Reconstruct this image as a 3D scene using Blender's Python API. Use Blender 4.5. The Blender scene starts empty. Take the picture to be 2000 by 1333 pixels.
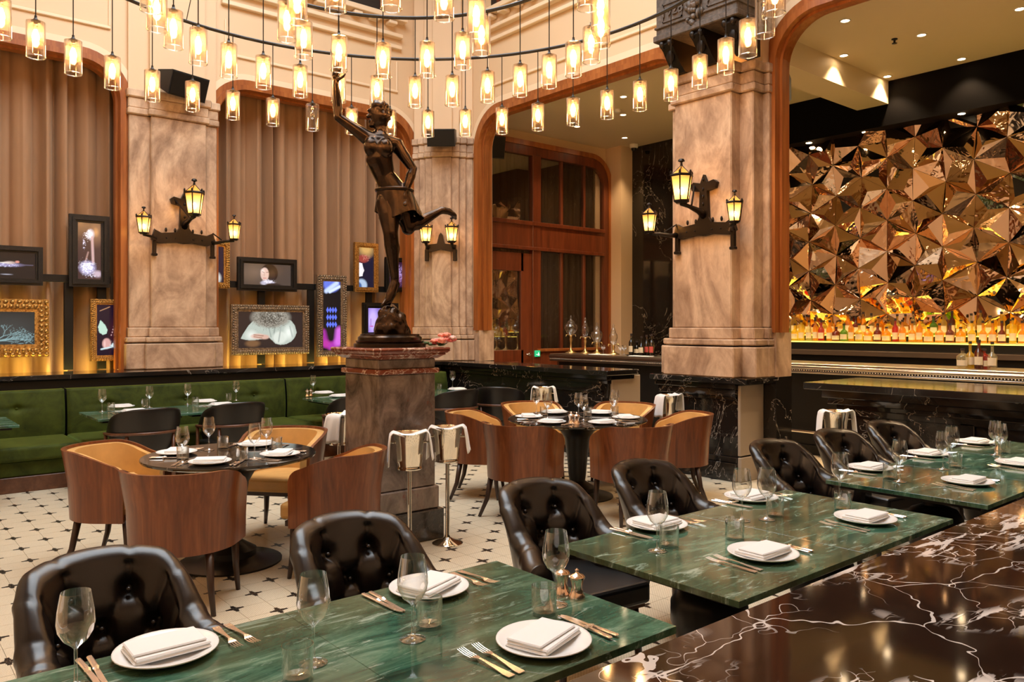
import bpy, math, random
import numpy as np
from mathutils import Vector, Matrix
random.seed(7)
PI = math.pi
SC = bpy.context.scene
COL = SC.collection

# ------------------------------------------------------------------ camera, world, light, exposure
F, HC, HY = 1540.0, 1.62, 637.0            # focal length in px, camera height, horizon row (2000x1333 frame)
A = math.radians(50)
V = (math.cos(A), math.sin(A)); R = (math.sin(A), -math.cos(A))
cam = bpy.data.objects.new('camera', bpy.data.cameras.new('camera'))
COL.objects.link(cam)
cam.location = (0, 0, HC)
cam.rotation_euler = (PI/2, 0, A-PI/2)
cam.data.sensor_width = 36; cam.data.lens = F*36/2000
cam.data.shift_y = -(666.5-HY)/2000
cam.data.clip_start = 0.05
SC.camera = cam
SC.view_settings.view_transform = 'Standard'; SC.view_settings.look = 'None'
SC.view_settings.gamma = 1; SC.view_settings.use_curve_mapping = False
SC.view_settings.exposure = 0.52
SC.cycles.use_denoising = True
SC.cycles.max_bounces = 10; SC.cycles.transparent_max_bounces = 24
SC.cycles.diffuse_bounces = 4; SC.cycles.glossy_bounces = 5
SC.cycles.sample_clamp_indirect = 6; SC.cycles.caustics_reflective = False; SC.cycles.caustics_refractive = False
W = bpy.data.worlds.new('World'); SC.world = W; W.use_nodes = True
W.node_tree.nodes['Background'].inputs[0].default_value = (0.90, 0.96, 1.0, 1)
W.node_tree.nodes['Background'].inputs[1].default_value = 6.8
SKY = (0.2, 5.6, 2.2, 8.6, 8.4)             # skylight opening x0 x1 y0 y1 z
pl = bpy.data.lights.new('skylight_portal', 'AREA'); pl.shape = 'RECTANGLE'
pl.size = SKY[1]-SKY[0]; pl.size_y = SKY[3]-SKY[2]; pl.cycles.is_portal = True
po = bpy.data.objects.new('skylight_portal', pl); COL.objects.link(po)
po.location = ((SKY[0]+SKY[1])/2, (SKY[2]+SKY[3])/2, SKY[4]-.02)

def P(px, py, z=0.0):
    d = F*(HC-z)/(py-HY); l = (px-1000)/F*d
    return (d*V[0]+l*R[0], d*V[1]+l*R[1], z)
def onY(px, py, Y):
    l = (px-1000)/F; d = Y/(V[1]+l*R[1])
    return (d*(V[0]+l*R[0]), Y, HC-(py-HY)/F*d)
def onX(px, py, X):
    l = (px-1000)/F; d = X/(V[0]+l*R[0])
    return (X, d*(V[1]+l*R[1]), HC-(py-HY)/F*d)
def atD(px, py, d):
    l = (px-1000)/F*d
    return Vector((d*V[0]+l*R[0], d*V[1]+l*R[1], HC-(py-HY)/F*d))

# ------------------------------------------------------------------ materials
MATS = {}
class NT:
    def __init__(s, name):
        s.m = bpy.data.materials.new(name); s.m.use_nodes = True
        s.t = s.m.node_tree; s.t.nodes.clear()
        s.out = s.t.nodes.new('ShaderNodeOutputMaterial'); MATS[name] = s.m
    def n(s, ty, ins=None, **kw):
        nd = s.t.nodes.new('ShaderNode'+ty)
        for k, v in kw.items(): setattr(nd, k, v)
        for k, v in (ins or {}).items(): s.set(nd.inputs[k], v)
        return nd
    def set(s, sock, v):
        if isinstance(v, bpy.types.NodeSocket): s.t.links.new(v, sock)
        elif isinstance(v, bpy.types.Node): s.t.links.new(v.outputs[0], sock)
        else:
            if sock.type == 'RGBA' and len(v) == 3: v = (*v, 1)
            sock.default_value = v
    def math(s, op, a, b=0.0, c=None):
        nd = s.n('Math', {0: a, 1: b}, operation=op)
        if c is not None: s.set(nd.inputs[2], c)
        return nd.outputs[0]
    def ramp(s, fac, stops):
        nd = s.n('ValToRGB', {0: fac}); cr = nd.color_ramp
        while len(cr.elements) < len(stops): cr.elements.new(0.5)
        for e, (p, c) in zip(cr.elements, stops):
            e.position = p; e.color = (*c, 1) if len(c) == 3 else c
        return nd.outputs[0]
    def mix(s, f, a, b, mode='MIX'):
        nd = s.n('Mix', data_type='RGBA', blend_type=mode)
        s.set(nd.inputs[0], f); s.set(nd.inputs[6], a); s.set(nd.inputs[7], b)
        return nd.outputs[2]
    def noise(s, vec, scale, detail=4, rough=.55, dist=0.0):
        return s.n('TexNoise', {'Vector': vec, 'Scale': scale, 'Detail': detail, 'Roughness': rough, 'Distortion': dist})
    def coords(s, kind='Object', scale=(1, 1, 1), rot=(0, 0, 0)):
        src = s.n('NewGeometry').outputs['Position'] if kind == 'World' else s.n('TexCoord').outputs[kind]
        return s.n('Mapping', {'Vector': src, 'Scale': scale, 'Rotation': rot}).outputs[0]
    def bsdf(s, **kw):
        nd = s.n('BsdfPrincipled')
        for k, v in kw.items(): s.set(nd.inputs[k.replace('_', ' ')], v)
        s.set(s.out.inputs[0], nd.outputs[0])
        return nd
    def bump(s, h, strength=.2, dist=.01):
        return s.n('Bump', {'Height': h, 'Strength': strength, 'Distance': dist}).outputs[0]

def plain(name, col, rough=.5, metal=0.0, **kw):
    t = NT(name); t.bsdf(Base_Color=col, Roughness=rough, Metallic=metal, **kw)
    return name

plain('plaster', (.72, .52, .32), .6)
plain('plaster_light', (.82, .64, .43), .55)
plain('ceiling_paint', (.74, .60, .40), .6)
plain('black_metal', (.02, .018, .016), .35, .6)
plain('black_matte', (.004, .0035, .003), .5, Specular_IOR_Level=.3)
plain('speaker_black', (.007, .008, .009), .45)
plain('porcelain', (.86, .86, .84), .12)
plain('linen', (.84, .84, .83), .85, Sheen_Weight=.3)
plain('steel', (.62, .55, .48), .18, 1.0)
plain('brass_fork', (.93, .86, .79), .24, 1.0)
plain('silver', (.80, .74, .64), .1, 1.0)
plain('copper', (.88, .72, .60), .16, 1.0)
plain('gold_button', (.35, .2, .1), .4)
plain('bronze_bracket', (.020, .014, .010), .34, .7)
plain('grout', (.33, .28, .21), .9)
plain('beige_panel', (.34, .27, .20), .45)
plain('brass_gold', (.75, .52, .22), .3, 1.0)
plain('bottle_cap', (.03, .02, .02), .4)
plain('label_paper', (.75, .62, .42), .7)
plain('label_red', (.55, .08, .06), .6)
plain('flower_pink', (.75, .16, .14), .6)
plain('flower_coral', (.85, .30, .22), .6)
plain('flower_pale', (.85, .55, .48), .6)
plain('leaf_green', (.05, .12, .04), .6)
plain('white_plastic', (.8, .75, .68), .4)
plain('exit_green', (.02, .35, .16), .4, Emission_Color=(.02, .5, .2, 1), Emission_Strength=.6)
plain('exit_white', (.8, .9, .8), .4, Emission_Color=(.8, 1, .85, 1), Emission_Strength=.8)
plain('pewter', (.42, .38, .33), .28, 1.0)
plain('back_counter', (.10, .07, .05), .12, .3)
plain('soffit_black', (.0025, .002, .002), .7, Specular_IOR_Level=.05)
plain('dark_recess', (.02, .014, .010), .6)
plain('red_copy', (.12, .05, .03), .5)

def emis(name, col, st):
    t = NT(name); e = t.n('Emission', {0: col, 1: st}); t.set(t.out.inputs[0], e)
emis('bulb_lit', (1.0, .58, .24), 100)
emis('lantern_bulb', (1.0, .60, .24), 110)
emis('spot_lamp', (1.0, .72, .42), 30)
emis('led_yellow', (1.0, .74, .12), 2.2)
emis('led_orange', (1.0, .42, .10), 30)
emis('led_amber', (1.0, .76, .16), 48)

def thin_glass(name, tint=(1, 1, 1), lo=.05, hi=.75, rough=.0, blend=.35):
    t = NT(name)
    lw = t.n('LayerWeight', {0: blend})
    f = t.n('MapRange', {0: lw.outputs['Facing'], 1: .0, 2: 1.0, 3: lo, 4: hi})
    tr = t.n('BsdfTransparent', {0: tint}); g = t.n('BsdfGlossy', {0: (1, 1, 1), 1: rough})
    m = t.n('MixShader', {0: f.outputs[0], 1: tr.outputs[0], 2: g.outputs[0]})
    t.set(t.out.inputs[0], m)
thin_glass('glass_clear', (.96, .97, .96), .06, .95, .02, .42)
thin_glass('glass_pendant', (.98, .93, .86), .05, .85, .06, .42)
thin_glass('glass_window', (.85, .82, .78), .10, .5, .0, .3)
thin_glass('glass_roof', (.95, .97, 1), .03, .3, .0, .3)

t = NT('glass_mesh_sleeve')      # fine perforated inner sleeve of the pendants
tr = t.n('BsdfTransparent', {0: (1, .93, .83)}); tl = t.n('BsdfTranslucent', {0: (1, .82, .60)})
t.set(t.out.inputs[0], t.n('MixShader', {0: .09, 1: tr.outputs[0], 2: tl.outputs[0]}))
t = NT('amber_pane')
tr = t.n('BsdfTransparent', {0: (1, .74, .36)}); tl = t.n('BsdfTranslucent', {0: (1, .70, .32)})
t.set(t.out.inputs[0], t.n('MixShader', {0: .55, 1: tr.outputs[0], 2: tl.outputs[0]}))

def liquor(name, col, tr_=.6):
    t = NT(name)
    a = t.n('BsdfTransparent', {0: col}); b = t.n('BsdfTranslucent', {0: col}); g = t.n('BsdfGlossy', {0: (1, 1, 1), 1: .03})
    m = t.n('MixShader', {0: 1-tr_, 1: a.outputs[0], 2: b.outputs[0]})
    lw = t.n('LayerWeight', {0: .3}); f = t.n('MapRange', {0: lw.outputs['Facing'], 3: .05, 4: .5})
    t.set(t.out.inputs[0], t.n('MixShader', {0: f.outputs[0], 1: m.outputs[0], 2: g.outputs[0]}))
liquor('spirit_amber', (.98, .60, .12)); liquor('spirit_gold', (1, .80, .22)); liquor('spirit_clear', (.95, .92, .75), .8)
liquor('spirit_green', (.35, .60, .12)); liquor('spirit_red', (.75, .12, .05)); liquor('spirit_brown', (.40, .13, .04))
liquor('wine_dark', (.03, .035, .02), .3)

def veined(name, base, base2, vein, kind='World', scale=1.0, width=.012, amount=.6, rough=.06, rot=(0, 0, .6), stretch=(1, 1, 1), fine=1.0):
    t = NT(name)
    co = t.coords(kind, tuple(scale*s for s in stretch), rot)
    n1 = t.noise(co, 1.6, 5, .6, 1.2); n2 = t.noise(co, 4.5, 6, .62, .8); n3 = t.noise(co, .9, 3, .5, .3); n4 = t.noise(co, 11, 5, .6, .6)
    def line(n, w, c=.5):
        d = t.math('ABSOLUTE', t.math('SUBTRACT', n.outputs[0], c))
        return t.n('MapRange', {0: d, 1: 0.0, 2: w, 3: 1.0, 4: 0.0}).outputs[0]
    v1 = line(n1, width, .47); v2 = t.math('MULTIPLY', line(n2, width*1.1, .53), .25+.75*fine); v3 = line(n4, width*1.6, .5)
    mask = t.n('MapRange', {0: n3.outputs[0], 1: .45, 2: .62, 3: 0.0, 4: 1.0}).outputs[0]
    mask2 = t.n('MapRange', {0: n2.outputs[0], 1: .5, 2: .7, 3: 0.0, 4: 1.0}).outputs[0]
    v = t.math('MAXIMUM', v1, t.math('MAXIMUM', t.math('MULTIPLY', v2, mask), t.math('MULTIPLY', t.math('MULTIPLY', t.math('MULTIPLY', v3, fine), mask), mask2)))
    v = t.math('MULTIPLY', v, amount)
    bc = t.mix(n2.outputs[0], base, base2)
    t.bsdf(Base_Color=t.mix(v, bc, vein), Roughness=rough, Specular_IOR_Level=.6)
veined('black_marble', (.008, .007, .006), (.016, .013, .011), (.50, .43, .36), 'World', .8, .0045, .65, .09, fine=0.0)
t = NT('counter_marble')
co = t.coords('World', (1, 1.1, 1), (0, 0, .5)); w0 = t.noise(co, 2.2, 4, .6); wv_ = t.noise(co, 14, 3, .6)
def warp(amt): return t.n('VectorMath', {0: co, 1: t.n('VectorMath', {0: w0.outputs[1], 3: amt}, operation='SCALE').outputs[0]}, operation='ADD').outputs[0]
def crack(scale, amt, w):
    vo = t.n('TexVoronoi', {'Vector': warp(amt), 'Scale': scale}, feature='DISTANCE_TO_EDGE')
    wd = t.math('MULTIPLY', t.math('POWER', wv_.outputs[0], 2.5), w*5)
    return t.math('LESS_THAN', vo.outputs[0], wd)
m1 = t.n('MapRange', {0: t.noise(co, 1.5, 2, .5).outputs[0], 1: .40, 2: .50}).outputs[0]; m2 = t.n('MapRange', {0: t.noise(co, 2.4, 2, .5, .4).outputs[0], 1: .46, 2: .54}).outputs[0]
st_ = t.noise(t.coords('World', (9, 42, 9), (0, 0, .25)), 1.0, 3, .6, .3)
dash = t.math('MULTIPLY', t.n('MapRange', {0: st_.outputs[0], 1: .545, 2: .59}).outputs[0], m2)
v = t.math('MAXIMUM', t.math('MULTIPLY', crack(1.9, .30, .0032), .85), t.math('MAXIMUM', t.math('MAXIMUM', t.math('MULTIPLY', crack(4.6, .45, .0045), m1), t.math('MULTIPLY', crack(9.5, .6, .011), m2)), dash))
bn = t.noise(co, 3, 5, .6)
t.bsdf(Base_Color=t.mix(v, t.mix(bn.outputs[0], (.012, .006, .004), (.036, .018, .012)), (.72, .68, .64)), Roughness=.06, Specular_IOR_Level=.6)
veined('dark_wall_marble', (.006, .005, .004), (.012, .009, .007), (.45, .38, .30), 'World', .5, .004, .5, .12, fine=0.0)
t = NT('pedestal_marble')
co = t.coords('World', (1, 1, .55), (.2, .1, .4)); n1 = t.noise(co, 5, 8, .68, .8); n2 = t.noise(co, 13, 6, .7, .4); n3 = t.noise(co, 2.2, 3, .5, .5)
c1 = t.ramp(n1.outputs[0], [(.3, (.055, .040, .032)), (.45, (.15, .112, .092)), (.58, (.26, .20, .168)), (.75, (.40, .32, .275))])
rd = t.math('MULTIPLY', t.n('MapRange', {0: n2.outputs[0], 1: .60, 2: .68}).outputs[0], t.n('MapRange', {0: n3.outputs[0], 1: .50, 2: .60}).outputs[0])
wh = t.n('MapRange', {0: n2.outputs[0], 1: .735, 2: .77}).outputs[0]
t.bsdf(Base_Color=t.mix(wh, t.mix(t.math('MULTIPLY', rd, .85), c1, (.20, .045, .025)), (.6, .5, .44)), Roughness=.22)
veined('pedestal_red', (.16, .035, .018), (.26, .075, .045), (.75, .60, .50), 'World', 2.6, .02, .9, .18)
veined('pedestal_black', (.02, .016, .014), (.035, .028, .024), (.2, .17, .15), 'World', 2, .01, .3, .2)

t = NT('green_marble')
co = t.coords('World', (1.0, 4.2, 1.0), (0, 0, -.35)); co2 = t.coords('World', (1, 1, 1))
n1 = t.noise(co, 1.7, 9, .72, .9); n2 = t.noise(co, 4.2, 8, .74, .7); n3 = t.noise(co2, 1.6, 3, .5, .2); n4 = t.noise(co2, 7, 5, .65, .6)
base = t.ramp(n1.outputs[0], [(.33, (.012, .036, .024)), (.45, (.034, .105, .068)), (.54, (.075, .185, .120)), (.64, (.19, .33, .23)), (.75, (.46, .60, .47))])
pale = t.n('MapRange', {0: n2.outputs[0], 1: .56, 2: .66, 3: 0.0, 4: .8}).outputs[0]
mk = t.n('MapRange', {0: n3.outputs[0], 1: .44, 2: .60, 3: 0.0, 4: 1.0}).outputs[0]
warm = t.mix(t.math('MULTIPLY', mk, .6), base, (.115, .115, .055))
warm = t.mix(t.n('MapRange', {0: n4.outputs[0], 1: .35, 2: .6, 3: .35, 4: 0.0}).outputs[0], warm, (.006, .016, .011))
t.bsdf(Base_Color=t.mix(pale, warm, (.42, .55, .45)), Roughness=.07, Specular_IOR_Level=.55)

t = NT('onyx')
co = t.coords('World', (1, 1, .55), (.3, .2, .4))
n1 = t.noise(co, 1.5, 8, .62, 2.2); n2 = t.noise(co, 9, 6, .7, .8)
c1 = t.ramp(n1.outputs[0], [(.28, (.15, .078, .043)), (.42, (.33, .205, .128)), (.54, (.54, .365, .235)), (.70, (.80, .59, .40))])
c2 = t.mix(.35, c1, t.ramp(n2.outputs[0], [(.3, (.18, .10, .06)), (.7, (.72, .52, .35))]))
t.bsdf(Base_Color=c2, Roughness=.28, Specular_IOR_Level=.4)

def wood(name, c0, c1, c2, scale=(9, 9, .5), rough=.3, kind='Object'):
    t = NT(name)
    co = t.coords(kind, scale)
    n1 = t.noise(co, 1.5, 5, .6, .4); n2 = t.noise(co, 6, 4, .6, .2)
    f = t.math('ADD', t.math('MULTIPLY', n1.outputs[0], .7), t.math('MULTIPLY', n2.outputs[0], .3))
    t.bsdf(Base_Color=t.ramp(f, [(.32, c0), (.5, c1), (.68, c2)]), Roughness=rough, Specular_IOR_Level=.5,
           Normal=t.bump(n2.outputs[0], .06, .004))
wood('wood_orange', (.20, .050, .010), (.32, .095, .020), (.44, .150, .036), (7, 7, .35), .3, 'World')
wood('wood_red', (.08, .017, .006), (.15, .034, .011), (.22, .056, .018), (6, 6, .4), .3, 'World')
wood('wood_walnut', (.085, .023, .007), (.160, .047, .014), (.26, .088, .028), (11, 11, .4), .28)
wood('wood_dark', (.018, .008, .005), (.030, .013, .008), (.045, .020, .012), (11, 11, .6), .35)
wood('wood_rail', (.06, .022, .011), (.095, .037, .018), (.14, .06, .03), (8, 8, 8), .3)

def leather(name, col, rough=.3, bs=.10):
    t = NT(name); co = t.coords('Object')
    n = t.noise(co, 180, 3, .6); v = t.noise(co, 9, 3, .5)
    t.bsdf(Base_Color=t.mix(v.outputs[0], tuple(c*.75 for c in col), tuple(c*1.25 for c in col)), Roughness=rough, Specular_IOR_Level=.5,
           Normal=t.bump(n.outputs[0], bs, .002))
leather('leather_brown', (.008, .005, .004), .28)
leather('leather_black', (.006, .005, .0045), .38)
leather('leather_tan', (.62, .36, .12), .35, .05)

t = NT('velvet_green'); co = t.coords('World'); n = t.noise(co, 5, 5, .65, .5)
t.bsdf(Base_Color=t.ramp(n.outputs[0], [(.3, (.017, .027, .003)), (.7, (.055, .076, .009))]), Roughness=.75, Sheen_Weight=.8, Sheen_Roughness=.35, Sheen_Tint=(.35, .5, .12, 1), Specular_IOR_Level=.2)
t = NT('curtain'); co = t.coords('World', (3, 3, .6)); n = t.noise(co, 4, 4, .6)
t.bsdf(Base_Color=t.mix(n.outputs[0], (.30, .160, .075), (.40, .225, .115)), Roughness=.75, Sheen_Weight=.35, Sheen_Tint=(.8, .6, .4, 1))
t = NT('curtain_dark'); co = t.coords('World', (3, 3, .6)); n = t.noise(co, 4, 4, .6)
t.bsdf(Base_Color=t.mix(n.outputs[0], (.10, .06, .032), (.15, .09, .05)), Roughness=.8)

t = NT('bronze'); co = t.coords('Object'); n = t.noise(co, 9, 5, .6, .5)
t.bsdf(Base_Color=t.ramp(n.outputs[0], [(.3, (.016, .010, .007)), (.6, (.045, .025, .014)), (.8, (.12, .065, .036))]), Roughness=.21, Metallic=.85)
t = NT('mirror_bronze'); co = t.coords('World', (1, 1, 1)); n = t.noise(co, 5.5, 2, .5, .6)
t.bsdf(Base_Color=(.80, .57, .39), Roughness=.05, Metallic=1.0, Normal=t.bump(n.outputs[0], .13, .05))
t = NT('gilt'); co = t.coords('World'); n = t.noise(co, 55, 5, .7)
t.bsdf(Base_Color=t.ramp(n.outputs[0], [(.35, (.20, .09, .02)), (.6, (.70, .44, .14))]), Roughness=.32, Metallic=.85, Normal=t.bump(n.outputs[0], .5, .01))
t = NT('gilt_silver'); co = t.coords('World'); n = t.noise(co, 60, 5, .7)
t.bsdf(Base_Color=t.ramp(n.outputs[0], [(.35, (.10, .07, .045)), (.6, (.50, .40, .28))]), Roughness=.35, Metallic=.8, Normal=t.bump(n.outputs[0], .5, .01))
t = NT('ebony_frame'); co = t.coords('World'); n = t.noise(co, 60, 5, .7)
t.bsdf(Base_Color=t.ramp(n.outputs[0], [(.35, (.002, .002, .0015)), (.7, (.012, .010, .008))]), Roughness=.42, Specular_IOR_Level=.35, Normal=t.bump(n.outputs[0], .5, .008))
t = NT('stone_relief'); co = t.coords('World'); n = t.noise(co, 20, 6, .65); n2 = t.noise(co, 4, 3, .5)
t.bsdf(Base_Color=t.ramp(n.outputs[0], [(.3, (.035, .026, .020)), (.7, (.13, .095, .070))]), Roughness=.5, Metallic=.25, Normal=t.bump(n.outputs[0], .5, .01))
t = NT('screen'); at = t.n('Attribute', attribute_name='Col')
b = t.bsdf(Base_Color=(.01, .01, .01), Roughness=.12); t.set(b.inputs['Emission Color'], at.outputs[0]); b.inputs['Emission Strength'].default_value = .95

# floor mosaic: cream tiles of .1835 m, dark cross at every second corner, seams along y
TS = .1835; TX0, TY0 = 3.887, 5.210
t = NT('mosaic_tile')
pos = t.n('NewGeometry').outputs['Position']; sp = t.n('SeparateXYZ', {0: pos})
gx = t.math('DIVIDE', t.math('SUBTRACT', sp.outputs[0], TX0), TS); gy = t.math('DIVIDE', t.math('SUBTRACT', sp.outputs[1], TY0), TS)
rx = t.math('ROUND', gx); ry = t.math('ROUND', gy)
par = t.math('ABSOLUTE', t.math('SUBTRACT', t.math('MODULO', t.math('ADD', t.math('ADD', rx, ry), 400.0), 2.0), 0.0))
even = t.math('LESS_THAN', t.math('ABSOLUTE', t.math('SUBTRACT', par, 1.0)), 2.0)
iseven = t.math('GREATER_THAN', t.math('ABSOLUTE', t.math('SUBTRACT', par, 1.0)), .5)
fx = t.math('ABSOLUTE', t.math('MULTIPLY', t.math('SUBTRACT', gx, rx), TS)); fy = t.math('ABSOLUTE', t.math('MULTIPLY', t.math('SUBTRACT', gy, ry), TS))
mn = t.math('MINIMUM', fx, fy); mx = t.math('MAXIMUM', fx, fy)
# cross: arms with lobes
arm = t.math('MULTIPLY', t.math('LESS_THAN', mn, .0055), t.math('LESS_THAN', mx, .050))
dl = t.math('SQRT', t.math('ADD', t.math('POWER', mn, 2.0), t.math('POWER', t.math('SUBTRACT', mx, .022), 2.0)))
lobe = t.math('LESS_THAN', dl, .0155)
tip = t.math('MULTIPLY', t.math('LESS_THAN', mn, .0105), t.math('MULTIPLY', t.math('LESS_THAN', mx, .052), t.math('GREATER_THAN', mx, .032)))
cross = t.math('MULTIPLY', t.math('MAXIMUM', t.math('MAXIMUM', arm, lobe), tip), iseven)
# fine tesserae waves
wv = t.n('TexWave', {'Vector': t.coords('World', (1, 1, 1), (0, 0, PI/4)), 'Scale': 24.0, 'Distortion': 2.6, 'Detail': 1.0, 'Detail Scale': 3.0})
nz = t.noise(t.coords('World'), 2.2, 4, .6); nz2 = t.noise(t.coords('World'), 160, 2, .5)
cr = t.mix(t.n('MapRange', {0: wv.outputs[0], 1: .15, 2: .55}).outputs[0], (.56, .46, .31), (.74, .64, .47))
cr = t.mix(.35, cr, t.mix(nz.outputs[0], (.54, .45, .30), (.80, .71, .54)))
t.bsdf(Base_Color=t.mix(cross, cr, (.018, .013, .010)), Roughness=.30, Normal=t.bump(nz2.outputs[0], .08, .002))

# ------------------------------------------------------------------ mesh builder
class MB:
    def __init__(s): s.v = []; s.f = []
    def add(s, vs, fs, M=None):
        o = len(s.v)
        if M is not None: vs = [tuple(M @ Vector(p)) for p in vs]
        s.v += [tuple(p) for p in vs]; s.f += [tuple(i+o for i in f) for f in fs]
        return s
    def box(s, x0, x1, y0, y1, z0, z1, b=0.0, M=None):
        x0, x1 = min(x0, x1), max(x0, x1); y0, y1 = min(y0, y1), max(y0, y1); z0, z1 = min(z0, z1), max(z0, z1)
        b = min(b, .45*min(x1-x0, y1-y0, z1-z0))
        if b <= 0:
            vs = [(x, y, z) for z in (z0, z1) for y in (y0, y1) for x in (x0, x1)]
            return s.add(vs, [(0, 2, 3, 1), (4, 5, 7, 6), (0, 1, 5, 4), (2, 6, 7, 3), (0, 4, 6, 2), (1, 3, 7, 5)], M)
        vs = []; ix = {}
        for i, x in enumerate((x0, x1)):
            for j, y in enumerate((y0, y1)):
                for k, z in enumerate((z0, z1)):
                    sx, sy, sz = (1-2*i)*b, (1-2*j)*b, (1-2*k)*b
                    for ax, p in enumerate(((x, y+sy, z+sz), (x+sx, y, z+sz), (x+sx, y+sy, z))):
                        ix[i, j, k, ax] = len(vs); vs.append(p)
        I = lambda i, j, k, a: ix[i, j, k, a]
        fs = []
        for e in (0, 1):
            q = [I(e, 0, 0, 0), I(e, 1, 0, 0), I(e, 1, 1, 0), I(e, 0, 1, 0)]; fs.append(q if e else q[::-1])
            q = [I(0, e, 0, 1), I(0, e, 1, 1), I(1, e, 1, 1), I(1, e, 0, 1)]; fs.append(q if e else q[::-1])
            q = [I(0, 0, e, 2), I(1, 0, e, 2), I(1, 1, e, 2), I(0, 1, e, 2)]; fs.append(q if e else q[::-1])
        for p in (0, 1):
            for q in (0, 1):
                fs.append([I(p, q, 0, 0), I(p, q, 0, 1), I(p, q, 1, 1), I(p, q, 1, 0)])
                fs.append([I(p, 0, q, 0), I(p, 1, q, 0), I(p, 1, q, 2), I(p, 0, q, 2)])
                fs.append([I(0, p, q, 1), I(1, p, q, 1), I(1, p, q, 2), I(0, p, q, 2)])
        for i in (0, 1):
            for j in (0, 1):
                for k in (0, 1): fs.append([I(i, j, k, 0), I(i, j, k, 1), I(i, j, k, 2)])
        s.fix = True
        return s.add(vs, fs, M)
    def lathe(s, prof, n=24, c=(0, 0, 0), M=None, cap=True):
        vs = []; fs = []; m = len(prof)
        for r, z in prof:
            for i in range(n):
                a = 2*PI*i/n; vs.append((c[0]+r*math.cos(a), c[1]+r*math.sin(a), c[2]+z))
        for j in range(m-1):
            for i in range(n):
                k = (i+1) % n; fs.append((j*n+i, j*n+k, (j+1)*n+k, (j+1)*n+i))
        if cap:
            if prof[0][0] > 1e-6: fs.append(tuple(range(n))[::-1])
            if prof[-1][0] > 1e-6: fs.append(tuple((m-1)*n+i for i in range(n)))
        return s.add(vs, fs, M)
    def tube(s, pts, r, n=8, closed=False, cap=True):
        pts = [Vector(p) for p in pts]; m = len(pts)
        rs = r if isinstance(r, (list, tuple)) else [r]*m
        vs = []; fs = []; up = None
        for i, p in enumerate(pts):
            a = pts[(i-1) % m] if (closed or i > 0) else p; b = pts[(i+1) % m] if (closed or i < m-1) else p
            t = (b-a).normalized()
            if up is None: up = Vector((0, 0, 1)) if abs(t.z) < .9 else Vector((1, 0, 0))
            x = t.cross(up).normalized(); y = x.cross(t).normalized(); up = y
            for k in range(n):
                an = 2*PI*k/n; vs.append(p+x*(rs[i]*math.cos(an))+y*(rs[i]*math.sin(an)))
        for i in range(m if closed else m-1):
            j = (i+1) % m
            for k in range(n):
                l = (k+1) % n; fs.append((i*n+k, i*n+l, j*n+l, j*n+k))
        if not closed and cap: fs.append(tuple(range(n))[::-1]); fs.append(tuple((m-1)*n+k for k in range(n)))
        return s.add(vs, fs)
    def prism(s, poly, a0, a1, axis='y', M=None):
        # poly: 2d points; axis y: (x,z) extruded along y; x: (y,z) along x; z: (x,y) along z
        f = {'y': lambda p, a: (p[0], a, p[1]), 'x': lambda p, a: (a, p[0], p[1]), 'z': lambda p, a: (p[0], p[1], a)}[axis]
        n = len(poly); vs = [f(p, a0) for p in poly]+[f(p, a1) for p in poly]
        fs = [tuple(range(n)), tuple(range(2*n-1, n-1, -1))]+[(i, i+n, (i+1) % n+n, (i+1) % n) for i in range(n)]
        s.fix = True
        return s.add(vs, fs, M)
    def grid(s, fn, nu, nv, cu=False, cv=False):
        vs = [fn(i/(nu if cu else nu-1), j/(nv if cv else nv-1)) for i in range(nu) for j in range(nv)]
        fs = []
        for i in range(nu if cu else nu-1):
            for j in range(nv if cv else nv-1):
                a, b = i*nv+j, ((i+1) % nu)*nv+j; c, d = ((i+1) % nu)*nv+(j+1) % nv, i*nv+(j+1) % nv
                fs.append((a, b, c, d))
        return s.add(vs, fs)
    def ball(s, c, r, n=10, m=6):
        r = r if isinstance(r, (tuple, list)) else (r, r, r)
        vs = [(c[0], c[1], c[2]-r[2])]; fs = []
        for j in range(1, m):
            a = -PI/2+PI*j/m
            for i in range(n):
                b = 2*PI*i/n; vs.append((c[0]+r[0]*math.cos(a)*math.cos(b), c[1]+r[1]*math.cos(a)*math.sin(b), c[2]+r[2]*math.sin(a)))
        vs.append((c[0], c[1], c[2]+r[2])); L = len(vs)-1
        for i in range(n):
            k = (i+1) % n; fs.append((0, 1+k, 1+i)); fs.append((L, 1+(m-2)*n+i, 1+(m-2)*n+k))
            for j in range(m-2): fs.append((1+j*n+i, 1+j*n+k, 1+(j+1)*n+k, 1+(j+1)*n+i))
        return s.add(vs, fs)
    def mesh(s, name, mat, smooth=False):
        me = bpy.data.meshes.new(name); me.from_pydata(s.v, [], s.f)
        if smooth:
            me.polygons.foreach_set('use_smooth', [True]*len(me.polygons))
            if smooth is not True:
                me.set_sharp_from_angle(angle=math.radians(smooth))
        me.materials.append(MATS[mat]); me.update()
        return me
    def build(s, name, mat, parent=None, smooth=False, loc=None, rotz=0):
        o = bpy.data.objects.new(name, s.mesh(name, mat, smooth)); COL.objects.link(o)
        if parent is not None: o.parent = parent
        if loc is not None: o.location = loc
        if rotz: o.rotation_euler = (0, 0, rotz)
        return o
def obj(name, me, parent=None, loc=None, rotz=0, scale=None):
    o = bpy.data.objects.new(name, me); COL.objects.link(o)
    if parent is not None: o.parent = parent
    if loc is not None: o.location = loc
    if rotz: o.rotation_euler = (0, 0, rotz)
    if scale: o.scale = scale
    return o
def tag(o, label, cat, group=None):
    o['label'] = label; o['category'] = cat
    if group: o['group'] = group
    return o
def struct(o): o['kind'] = 'structure'; return o
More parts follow.
